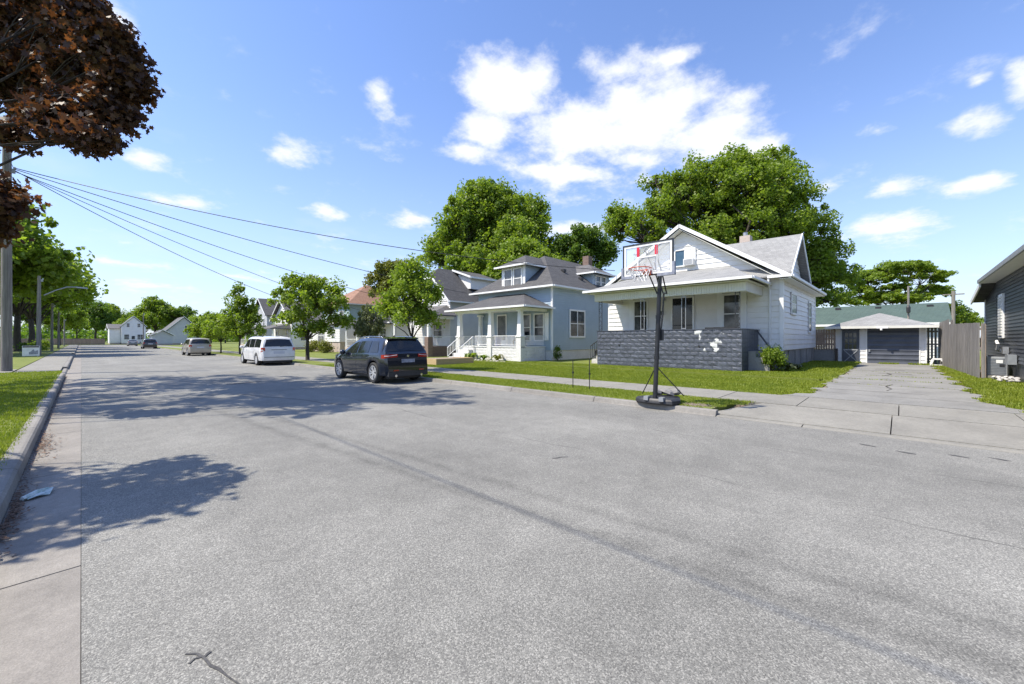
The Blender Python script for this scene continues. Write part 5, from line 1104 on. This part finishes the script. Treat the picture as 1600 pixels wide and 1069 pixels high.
# ------------------------------------------------------------------ garage, fences and green roofed building
GA = thing('garage', 'white detached garage with dark navy overhead door at the driveway end', 'garage', (32.6,1.0,.15))
w = part('wall', G().box(32.66,38.6,-1.0,3.0,.1,2.28), 'white_siding', GA); fg = Fr('-x', 32.66)
siding(fg, w, 'white_siding', 2.66, 3.0, .16, 2.26, .235); siding(fg, w, 'white_siding', 1.56, 1.88, .16, 2.26, .235); siding(fg, w, 'white_siding', -1.0, -.78, .16, 2.26, .235)
siding(Fr('-y', -1.0), w, 'white_siding', 32.7, 38.6, .16, 2.26, .235)
for a0, a1 in ((2.94,3.03),(1.50,1.56),(-.78,-.72),(-1.03,-.95)): g = G(); fg.box(g, a0, a1, .026, .05, .12, 2.26); part('corner_board', g, 'white_trim', GA)
od = part('overhead_door', G().box(32.62,32.66,-.72,1.50,.14,2.22), 'navy_flat', GA)
for k in range(8):
    g = G(); fg.board(g, -.715, 1.495, .15+k*.258, .15+(k+1)*.258-.006, .07); part('door_panel', g, 'navy_flat', od)
g = part('door_handle', G().box(32.55,32.60,1.36,1.44,.82,.96), 'galvanised', od)
ed = part('door', G().box(32.60,32.66,1.90,2.64,.12,2.14), 'navy_flat', GA)
for i in range(3):
    for j in range(3): part('pane', G().box(32.585,32.60,1.99+i*.20,2.14+i*.20,.98+j*.35,1.26+j*.35), 'glass_house', ed)
part('cross_moulding', bar(bar(G(), (32.585,1.95,.92), (32.585,2.58,.22), .03, .06), (32.58,2.58,.92), (32.58,1.95,.22), .03, .06).box(32.58,32.60,1.93,2.61,.90,.96), 'ac_metal', ed)
part('door_frame', G().box(32.57,32.62,1.86,1.90,.12,2.2).box(32.57,32.62,2.64,2.68,.12,2.2).box(32.55,32.62,1.82,2.72,2.14,2.22), 'navy_flat', GA)
roof(GA, [[(31.95,-1.45,2.33),(34.6,1.0,3.22),(31.95,3.45,2.33)], [(31.95,-1.45,2.332),(39,-1.45,2.332),(36.6,1.0,3.222),(34.6,1.0,3.222)], [(31.95,3.45,2.332),(34.6,1.0,3.222),(36.6,1.0,3.222),(39,3.45,2.332)], [(39,-1.45,2.33),(39,3.45,2.33),(36.6,1.0,3.22)]], 'shingle_light', .06)
trim(GA, [((31.92,-1.47,2.35),(31.92,3.47,2.35)),((31.95,-1.47,2.35),(39,-1.47,2.35))], 'cream_trim', .05, .14)
part('floodlight', G().box(31.85,31.89,.55,1.05,2.20,2.32).lathe([(.04,2.08),(.06,2.12),(.05,2.20)], (31.87,.85,0), 8), 'white_trim', GA)
g = G().hexa([(32.0,-1.75,.15),(32.35,-1.75,.15),(32.35,-1.12,.15),(32.0,-1.12,.15),(32.05,-1.60,.50),(32.3,-1.60,.50),(32.3,-1.25,.50),(32.05,-1.25,.50)]); g2_ = G().box(31.98,32.02,-1.55,-1.32,.2,.38)
ss = thing('step_stool', 'white plastic step stool beside the garage right corner', 'stool', (32.2,-1.4,.15))
part('tread', G().box(32.0,32.34,-1.60,-1.22,.46,.53), 'white_trim', ss)
for q in ((-1.24,.47,-1.14,.16),(-1.56,.47,-1.80,.16)):
    for x in (32.0, 32.30): part('leg', G().hexa([(x,q[2]-.05,.13),(x+.05,q[2]-.05,.13),(x+.05,q[2]+.05,.13),(x,q[2]+.05,.13),(x,q[0]-.05,.47),(x+.05,q[0]-.05,.47),(x+.05,q[0]+.05,.47),(x,q[0]+.05,.47)]), 'white_trim', ss)
part('stretcher', G().box(32.0,32.05,-1.74,-1.18,.15,.20), 'white_trim', ss)
# board fence on the right: near lower run, then taller run
def fence(name, label, p0, p1, h0, h1, n, m='weathered_wood', z0=.12, th=.022, gap=.012, side=1, jit=.012, posts=True, rail=True):
    p0, p1 = Vector((*p0, 0)), Vector((*p1, 0)); d = (p1-p0); Ln = d.length; u = d.normalized(); nn = Vector((-u.y, u.x, 0))*side; bw = Ln/n
    t = thing(name, label, 'fence', (p0.x, p0.y, z0)); rzz = math.atan2(u.y, u.x)
    me = [mkmesh('board', *(lambda b: (b.v, b.f))(G().box(0, bw-gap, -th/2, th/2, 0, 1)), m) for _ in range(1)][0]
    for k in range(n):
        hh = h0+(h1-h0)*k/n+rnd.uniform(-jit, jit); o = link('board', me, t, u*(bw*k)+nn*rnd.uniform(-.003, .006), (0, 0, rzz+rnd.uniform(-.012,.012)), (1, 1, hh))
    if rail:
        for zz in (.35, (h0+h1)/2*.55, (h0+h1)/2-.25): g = bar(G(), p0-nn*.03+Vector((0,0,z0+zz)), p1-nn*.03+Vector((0,0,z0+zz)), .035, .09); part('rail', g, m, t)
    if posts:
        k = max(1, round(Ln/2.4))
        for i in range(k+1): c = p0+u*(Ln*i/k)-nn*.09; part('post', G().box(c.x-.045,c.x+.045,c.y-.045,c.y+.045,z0-.1,z0+h0+(h1-h0)*i/k-.03), m, t)
    return t
fence('board_fence', 'grey weathered board fence running beside the driveway to the garage', (22.45,-2.05), (29.6,-1.72), 2.06, 2.20, 50, side=1)
fence('board_fence', 'taller grey board fence section nearest the garage', (29.65,-1.71), (33.2,-1.55), 2.45, 2.38, 26, side=1)
fence('picket_fence', 'shaded open board fence between the garage and tall fence', (33.6,-1.6), (33.6,-1.02), 2.2, 2.2, 4, gap=.05, posts=False)
fence('end_fence', 'warm brown end boards of the fence beside the air conditioner', (22.42,-2.20), (22.42,-2.07), 2.0, 2.0, 1, 'tan_wood', posts=False, side=1, rail=False)
fence('low_fence', 'weathered tan plank fence between the bungalow and garage', (32.4,2.98), (32.4,4.15), 1.25, 1.25, 9, 'tan_wood', z0=.95, posts=False)
g = G().box(32.45,32.7,3.0,4.3,.1,.95); solo('retaining_wall', g, 'old_block', 'pale concrete block wall under the tan plank fence', 'wall', (32.5,3.6,.1))
solo('fence_post', G().box(32.25,32.38,2.86,2.99,.1,1.0), 'bark', 'dark timber post at the garage left corner', 'post', (32.3,2.9,.1))
GR = thing('green_roof_building', 'long low building with green shingle roof behind the garage', 'building', (46,3.5,.1))
w = part('wall', G().box(42.5,49.5,-2.2,9.5,0,2.75), 'white_siding', GR); siding(Fr('-x', 42.5), w, 'white_siding', -2.2, 9.5, .2, 2.7, .2, single=False)
roof(GR, [[(42,-2.6,2.75),(46,-2.6,4.42),(46,10,4.42),(42,10,2.75)], [(50,-2.6,2.75),(50,10,2.75),(46.003,10,4.42),(46.003,-2.6,4.42)]], 'shingle_green', .1); trim(GR, [((41.97,-2.6,2.78),(41.97,10,2.78))])
part('gable_wall', gable_poly(Fr('-y', -2.2), 42.5, 49.5, 2.75, 46, 4.2), 'white_siding', GR)
for y, z in ((4.0,4.25),(1.4,4.2),(-1.6,4.2)): part('roof_vent', G().box(45.2,45.5,y-.18,y+.18,4.0,z+.05), 'black_plastic', GR)
window(Fr('-x', 42.5), GR, 4.6, 6.0, 1.0, 2.2, n0=.03, vert=1)
# utility poles seen over the garage
P1 = thing('lamp_post', 'thin grey post with dark lantern behind the garage roof', 'post', (40.0,-.35,.1)); part('post', G().tube([(40,-.35,.1),(40,-.35,5.3)], .06, 8), 'pole_wood', P1); part('lantern', G().lathe([(.04,3.4),(.11,3.45),(.12,3.8),(.05,3.95)], (39.85,-.35,0), 8), 'black_iron', P1)
g = G().tube([(60,-3.75,0),(60,-3.75,6.4)], .14, 8).box(59.9,60.1,-4.5,-3.0,6.0,6.1); solo('utility_pole', g, 'pole_wood', 'distant utility pole top above the fence by the charcoal house', 'utility pole', (60,-3.75,0))

# ------------------------------------------------------------------ charcoal house at the right edge
K = thing('charcoal_house', 'charcoal sided house with white trim at the right edge', 'house', (22,-6,.15))
part('foundation', G().box(12,29,-11,-2.88,.0,.75), 'charcoal_siding', K)
w = part('wall', G().box(12,29.0,-11,-2.85,.75,4.0), 'charcoal_siding', K); fk = Fr('+y', -2.85)
siding(fk, w, 'charcoal_siding', 12.2, 26.0, .75, 4.0, .125, t=.03); siding(fk, w, 'charcoal_siding', 26.0, 28.92, .75, 3.42, .125, t=.03)
roof(K, [[(11.6,-2.38,4.06),(11.6,-6.9,7.2),(26.3,-6.9,7.2),(26.3,-2.38,4.06)], [(11.6,-11.4,4.06),(26.3,-11.4,4.06),(26.3,-6.903,7.2),(11.6,-6.903,7.2)]], 'shingle_dark', .09)
trim(K, [((11.6,-2.36,4.08),(26.3,-2.36,4.08))], 'galvanised', .06, .14); part('soffit', G().box(11.6,26.3,-2.86,-2.39,3.93,3.96), 'white_trim', K)
trim(K, [((26.32,-2.38,4.08),(26.32,-6.9,7.22))], 'white_trim')
roof(K, [[(26.3,-2.45,3.98),(29.4,-2.45,3.42),(29.4,-11,3.42),(26.3,-11,3.98)]], 'shingle_dark', .10, 'rear_roof'); trim(K, [((26.3,-2.42,4.0),(29.4,-2.42,3.44))], 'white_trim', .05, .2)
part('corner_board', G().box(28.92,29.03,-2.90,-2.80,.75,3.42), 'white_trim', K)
part('window', G().box(24.1,25.0,-2.83,-2.77,1.62,3.32), 'white_trim', K)
lo = [o for o in K.children if o.name.startswith('window')][0]
for k in range(14): part('slat', G().box(24.2,24.9,-2.77,-2.745,1.72+k*.11,1.79+k*.11), 'cream_trim', lo)
part('vent_pipe', G().tube([(23.9,-2.78,1.15),(23.9,-2.66,1.15),(23.7,-2.6,1.2),(23.55,-2.6,1.4),(23.8,-2.6,1.5),(23.95,-2.6,1.45)], .045, 8), 'white_trim', K)
part('electric_meter', G().box(23.0,23.25,-2.80,-2.66,1.05,1.3), 'galvanised', K); part('gas_pipe', G().tube([(22.8,-2.75,1.1),(22.8,-2.68,.5),(23.0,-2.62,.42)], .022, 6), 'galvanised', K)
part('electric_box', G().box(21.6,22.1,-2.80,-2.6,.72,1.05), 'galvanised', K)
AC = thing('air_conditioner', 'grey outdoor air conditioner unit beside the charcoal house wall', 'air conditioner', (22.95,-2.52,.2))
part('casing', G().box(22.65,23.25,-2.72,-2.24,.28,.95), 'ac_metal', AC)
g = G()
for k in range(11): g.box(22.63,22.65,-2.69,-2.27,.32+k*.055,.345+k*.055)
part('louvre', g, 'galvanised', AC); part('top_grille', G().lathe([(.22,.95),(.22,.98),(.05,.99)], (22.95,-2.52,0), 14), 'black_plastic', AC); part('label', G().box(22.62,22.63,-2.62,-2.46,.72,.84), 'white_trim', AC); part('pad', G().box(22.5,23.4,-2.85,-2.18,.1,.27), 'walk_concrete', AC); part('service_hole', G().box(22.622,22.63,-2.66,-2.54,.58,.68), 'black_plastic', AC)
RP = thing('rubble_stones', 'loose pale stones heaped by the charcoal house foundation', 'stones', (21.8,-2.5,.15))
for k in range(26): link('stone', sm[k % 2], RP, (rnd.uniform(-.9,.5), rnd.uniform(-.25,.2), rnd.uniform(0,.12)), (rnd.uniform(0,.6), rnd.uniform(0,.6), rnd.uniform(0,6)), rnd.uniform(.3, .7))

# ------------------------------------------------------------------ basketball hoop
HP = thing('basketball_hoop', 'portable basketball hoop with clear backboard standing on the right verge', 'basketball hoop', (9.02,4.02,.12))
g = G(); ol = [(-.02,.52),(.10,.60),(.75,.30),(.95,.05),(.85,-.28),(.30,-.50),(-.02,-.42),(-.10,-.1),(-.10,.3)]
ol = [(9.0+a-.12, 4.0+b) for a, b in ol]; c = (sum(a for a, b in ol)/9, sum(b for a, b in ol)/9)
for z, s in ((.12,.86),(.15,.90),(.21,.88),(.245,.80),(.255,.55)): g.v += [(c[0]+(a-c[0])*s, c[1]+(b-c[1])*s, z) for a, b in ol]
for l in range(4):
    for k in range(9): g.f.append((l*9+k, l*9+(k+1) % 9, (l+1)*9+(k+1) % 9, (l+1)*9+k))
g.f += [tuple(range(9))[::-1], tuple(range(36, 45))]
part('ballast_base', g, 'black_plastic', HP, True, 35)
for s in (.16, -.16):
    part('wheel', G().lathe([(.05,-.02),(.06,0),(.05,.02)], (8.86,4.02+s*1.1,.19), 12, 'y'), 'rubber', HP); part('wheel_bracket', G().box(8.80,8.93,4.02+s*1.1-.05,4.02+s*1.1+.05,.20,.29), 'galvanised', HP)
pb, ptp = Vector((8.92,4.03,.22)), Vector((9.02,3.96,3.0))
part('pole', bar(G(), (0,0,0), (0,0,0), 0, 0).tube([pb, pb.lerp(ptp,.5), ptp], [.052,.05,.046], 10), 'dark_steel', HP, True, 40)
for q, rr in ((.34,.062),(.67,.058)): c = pb.lerp(ptp, q); part('pole_joint', G().tube([c-Vector((0,0,.04)), c+Vector((0,0,.04))], rr, 10), 'dark_steel', HP)
part('strut', G().tube([(8.95,4.0,.95),(9.35,3.55,.30)], .012, 5), 'dark_steel', HP); part('strut', G().tube([(8.95,4.03,.95),(9.1,4.42,.30)], .012, 5), 'dark_steel', HP)
g = G()
for s in (-.07, .07):
    g.tube([(9.02,3.96+s,2.62),(8.46,3.95+s*1.6,3.22)], .016, 5); g.tube([(9.02,3.96+s,2.98),(8.46,3.95+s*1.6,3.55)], .016, 5); g.tube([(9.02,3.96+s,2.98),(9.22,3.96+s,2.62)], .016, 5); g.tube([(9.02,3.96+s,2.62),(9.22,3.96+s,2.62)], .016, 5)
part('lift_arm', g, 'dark_steel', HP)
part('height_lever', G().tube([(9.22,3.96,2.62),(9.20,3.97,2.2),(9.10,3.98,1.75)], .022, 6), 'dark_steel', HP); part('lever_grip', G().box(9.06,9.16,3.93,4.02,1.55,1.80), 'black_plastic', HP)
# backboard: y 3.40..4.52, z 2.94..3.66, facing the street
bx0 = 8.40; y0, y1, zb0, zb1 = 3.40, 4.54, 2.945, 3.665
m, N, L, b = nodes('acrylic'); b.inputs['Base Color'].default_value = (.9,.92,.92,1); b.inputs['Roughness'].default_value = .08; b.inputs['Alpha'].default_value = .22; b.inputs['Specular IOR Level'].default_value = .5; MATS['acrylic'] = m
BB = part('backboard', G().box(bx0,bx0+.015,y0+.02,y1-.02,zb0+.02,zb1-.02), 'acrylic', HP)
g = G(); f = .028; g.box(bx0-.012,bx0+.03,y0,y0+f,zb0,zb1).box(bx0-.012,bx0+.03,y1-f,y1,zb0,zb1).box(bx0-.012,bx0+.03,y0+f,y1-f,zb1-f,zb1).box(bx0-.012,bx0+.03,y0+f,y1-f,zb0,zb0+f)
part('board_frame', g, 'dark_steel', BB)
g = G(); e = .004; w1 = .045
def rect(g, a0, a1, c0, c1, w, x=bx0-.003): g.box(x,x+e*.6,a0,a0+w,c0,c1).box(x,x+e*.6,a1-w,a1,c0,c1).box(x,x+e*.6,a0+w,a1-w,c1-w,c1).box(x,x+e*.6,a0+w,a1-w,c0,c0+w)
rect(g, y0+f, y1-f, zb0+f, zb1-f, w1); yc = (y0+y1)/2
rect(g, yc-.23, yc+.23, zb0+f+w1+.001, zb0+.43, .030); g.box(bx0-.003,bx0-.001,y0+.36,y0+.395,zb0+.43,zb1-f-w1-.001)
part('white_border', g, 'white_trim', BB)
g = G()
for yy in (yc-.235, yc+.175): g.box(bx0-.004,bx0-.002,yy,yy+.065,zb0+.435,zb1-f-w1-.002)
part('red_stripe', g, 'red_plastic', BB)
g = G(); rect(g, y0+f+w1, y1-f-w1, zb0+f+w1, zb1-f-w1, .007, bx0-.006); rect(g, yc-.19, yc+.19, zb0+f+w1+.03, zb0+.395, .008, bx0-.006); g.box(bx0-.007,bx0-.005,y0+.355,y0+.362,zb0+f+w1,zb1-f-w1); part('dark_outline', g, 'sign_grey', BB)
g = G(); g.box(bx0-.007,bx0-.005,y0+.13,y0+.28,zb0+.135,zb0+.155); g.tube([(bx0-.006,yc-.04,zb0+.52),(bx0-.006,yc+.02,zb0+.60),(bx0-.006,yc+.09,zb0+.50),(bx0-.006,yc+.0,zb0+.46),(bx0-.006,yc-.09,zb0+.59)], .005, 4); part('printed_mark', g, 'sign_grey', BB)
g = G().box(bx0-.025,bx0+.05,y0-.03,y0+.34,zb0-.035,zb0+.025).box(bx0-.025,bx0+.05,y0-.03,y0+.022,zb0+.025,zb0+.24); part('corner_pad', g, 'sign_grey', BB)
g = G().box(bx0-.025,bx0+.05,y1-.30,y1+.03,zb0-.035,zb0+.025).box(bx0-.025,bx0+.05,y1-.022,y1+.03,zb0+.025,zb0+.22); part('corner_pad', g, 'sign_grey', BB)
rz_ = 3.05; rc = Vector((bx0-.38, yc-.02, rz_))
RI = part('rim', G().tube([(rc.x+.228*math.cos(a), rc.y+.228*math.sin(a), rz_) for a in np.linspace(0, 2*math.pi, 33)], .010, 6, False), 'rim_orange', HP, True)
part('rim_bracket', G().hexa([(bx0-.16,yc-.09,rz_-.03),(bx0-.015,yc-.10,rz_-.10),(bx0-.015,yc+.06,rz_-.10),(bx0-.16,yc+.05,rz_-.03),(bx0-.16,yc-.09,rz_+.012),(bx0-.015,yc-.10,rz_+.02),(bx0-.015,yc+.06,rz_+.02),(bx0-.16,yc+.05,rz_+.012)]), 'rim_orange', RI)
g = G(); n = 12; lv = [(.225,0),(.20,-.07),(.17,-.14),(.14,-.20),(.12,-.26)]
for l in range(4):
    for k in range(n):
        for s in (1, -1):
            a, b_ = 2*math.pi*(k+.5*(l % 2))/n, 2*math.pi*(k+.5*(l % 2)+s*.5)/n; g.tube([(rc.x+lv[l][0]*math.cos(a), rc.y+lv[l][0]*math.sin(a), rz_+lv[l][1]), (rc.x+lv[l+1][0]*math.cos(b_), rc.y+lv[l+1][0]*math.sin(b_), rz_+lv[l+1][1])], .006, 3, False)
part('net', g, 'net_nylon', RI)
smd = [mkmesh('stone', *(lambda b: (b.v, b.f))(G().lathe([(.05,-.03),(.13,0),(.12,.06),(.05,.10)], n=7)), 'old_block') for _ in range(2)]
ws = thing('weight_stones', 'grey stones and sack weighing down the basketball hoop base', 'stones', (9.6,4.0,.28))
for k, (x, y, s, a) in enumerate(((9.50,3.98,.8,.2),(9.42,4.2,.7,1),(9.62,3.82,.8,2),(9.58,4.12,.6,.6))): link('stone', smd[k % 2], ws, Vector((x, y, .30))-Vector((9.6,4.0,.28)), (.3, .2, a), (s, s*1.5, s*1.3))
for i, (x, y, h) in enumerate(((10.23,7.19,.84),(10.16,6.56,.89))):
    solo('metal_stake', G().tube([(x,y,.05),(x+.012,y+.01,.12+h)], .014, 5).box(x-.02,x+.03,y-.02,y+.02,.45+.1,.6), 'dark_steel', 'left rusty metal stake in the grass strip' if i == 0 else 'right rusty metal stake in the grass strip, nearer the basketball hoop', 'stake', (x,y,.1))

# ------------------------------------------------------------------ utility poles, street lamp, wires, yard sign
def upole(x, y, h, label, r=.16, arm=False, name='utility_pole'):
    t = thing(name, label, 'utility pole', (x, y, .1)); part('pole', G().tube([(x,y,0),(x,y,h*.5),(x+.02,y,h)], [r*1.06, r*.95, r*.75], 14), 'pole_wood', t, True, 50)
    if arm: part('crossarm', G().box(x-.05,x+.05,y-1.1,y+1.1,h-.8,h-.68), 'pole_wood', t)
    part('bracket', G().box(x+.1,x+.26,y-.05,y+.05,min(9.1, h-.5),min(9.3, h-.3)), 'galvanised', t); part('insulator', G().lathe([(.03,0),(.05,.04),(.03,.1)], (x+.24,y,min(9.3, h-.3)), 8), 'white_trim', t); return t
upole(-2.32,29.2,11.6,'large weathered wooden utility pole at the left edge of the photo',.172)
upole(-2.6,55.5,7.2,'wooden utility pole carrying the street lamp arm among the left maples',.15)
for (y, lb) in ((76,'second utility pole beyond the street lamp on the left'),(97,'third utility pole along the left pavement'),(129,'farthest utility pole on the left side')): upole(-2.5,y,6.0,lb,.13)
x7, y7 = W2(224, 100); upole(x7,y7,8.0,'slim distant pole standing over the far white house',.12)
SL_ = thing('street_lamp', 'grey street lamp with curved arm reaching over the road', 'street lamp', (-2.2,55.5,5.2)); part('lamp_arm', G().tube([(-2.3,55.5,5.5),(-1.6,55.5,6.0),(-.9,55.4,6.35),(-.2,55.4,6.4)], .05, 8), 'galvanised', SL_, True, 60); part('lamp_head', G().hexa([(-.3,55.25,6.32),(.45,55.3,6.30),(.45,55.5,6.30),(-.3,55.55,6.32),(-.3,55.25,6.44),(.4,55.32,6.40),(.4,55.48,6.40),(-.3,55.55,6.44)]), 'galvanised', SL_)
def wire(p, q, sag, label, r=.011, twist=True):
    p, q = Vector(p), Vector(q); pts = [p.lerp(q, k/24)-Vector((0,0,sag*4*(k/24)*(1-k/24))) for k in range(25)]
    g = G().tube(pts, r, 5)
    o = solo('power_line', g, 'cable', label, 'power line', tuple(p)); return o
wire((-2.1,29.2,9.35), (21.6,12.2,5.6), .75, 'uppermost service wire running right to the white bungalow', .019)
wire((-2.1,29.2,9.30), (20.4,24.2,5.1), .40, 'service wire dropping towards the blue house roof', .018)
wire((-2.1,29.2,9.20), (20.6,33.2,5.0), .50, 'service wire dropping towards the beige house roof', .018)
wire((-2.1,29.2,9.22), (20.4,37.5,3.9), .55, 'service wire dropping towards the low grey roofed house', .016)
wire((-2.1,29.2,9.25), (18.4,46,4.6), .75, 'lowest service wire ending over the street tree', .018)
wire((-2.1,29.2,9.3), (-2.2,-14,9.6), .8, 'wire running back along the left verge from the large pole')
YS = thing('yard_sign', 'white yard sign with dark picture on the left lawn', 'sign', (-2.75,50,.13))
part('panel', G().box(-3.2,-2.3,49.98,50.02,.25,1.05), 'sign_white', YS); part('header_band', G().box(-3.17,-2.33,49.97,49.979,.92,1.02), 'bark', YS); part('picture', G().add([(-2.85,49.972,.36),(-2.38,49.972,.40),(-2.38,49.972,.70),(-2.55,49.972,.62),(-2.62,49.972,.78),(-2.75,49.972,.60),(-2.85,49.972,.55)], [(0,1,2,3,4,5,6)]), 'sign_grey', YS)
for x in (-3.1, -2.4): part('leg', G().tube([(x,50.03,.05),(x,50.03,.4)], .012, 4), 'galvanised', YS)
for i, y in enumerate((148.5,)):
    fence('far_fence', 'long distant plank fence closing the far end of the road', (-14,159.2), (4.5,159.2), 1.6, 1.6, 40, 'tan_wood', posts=False)
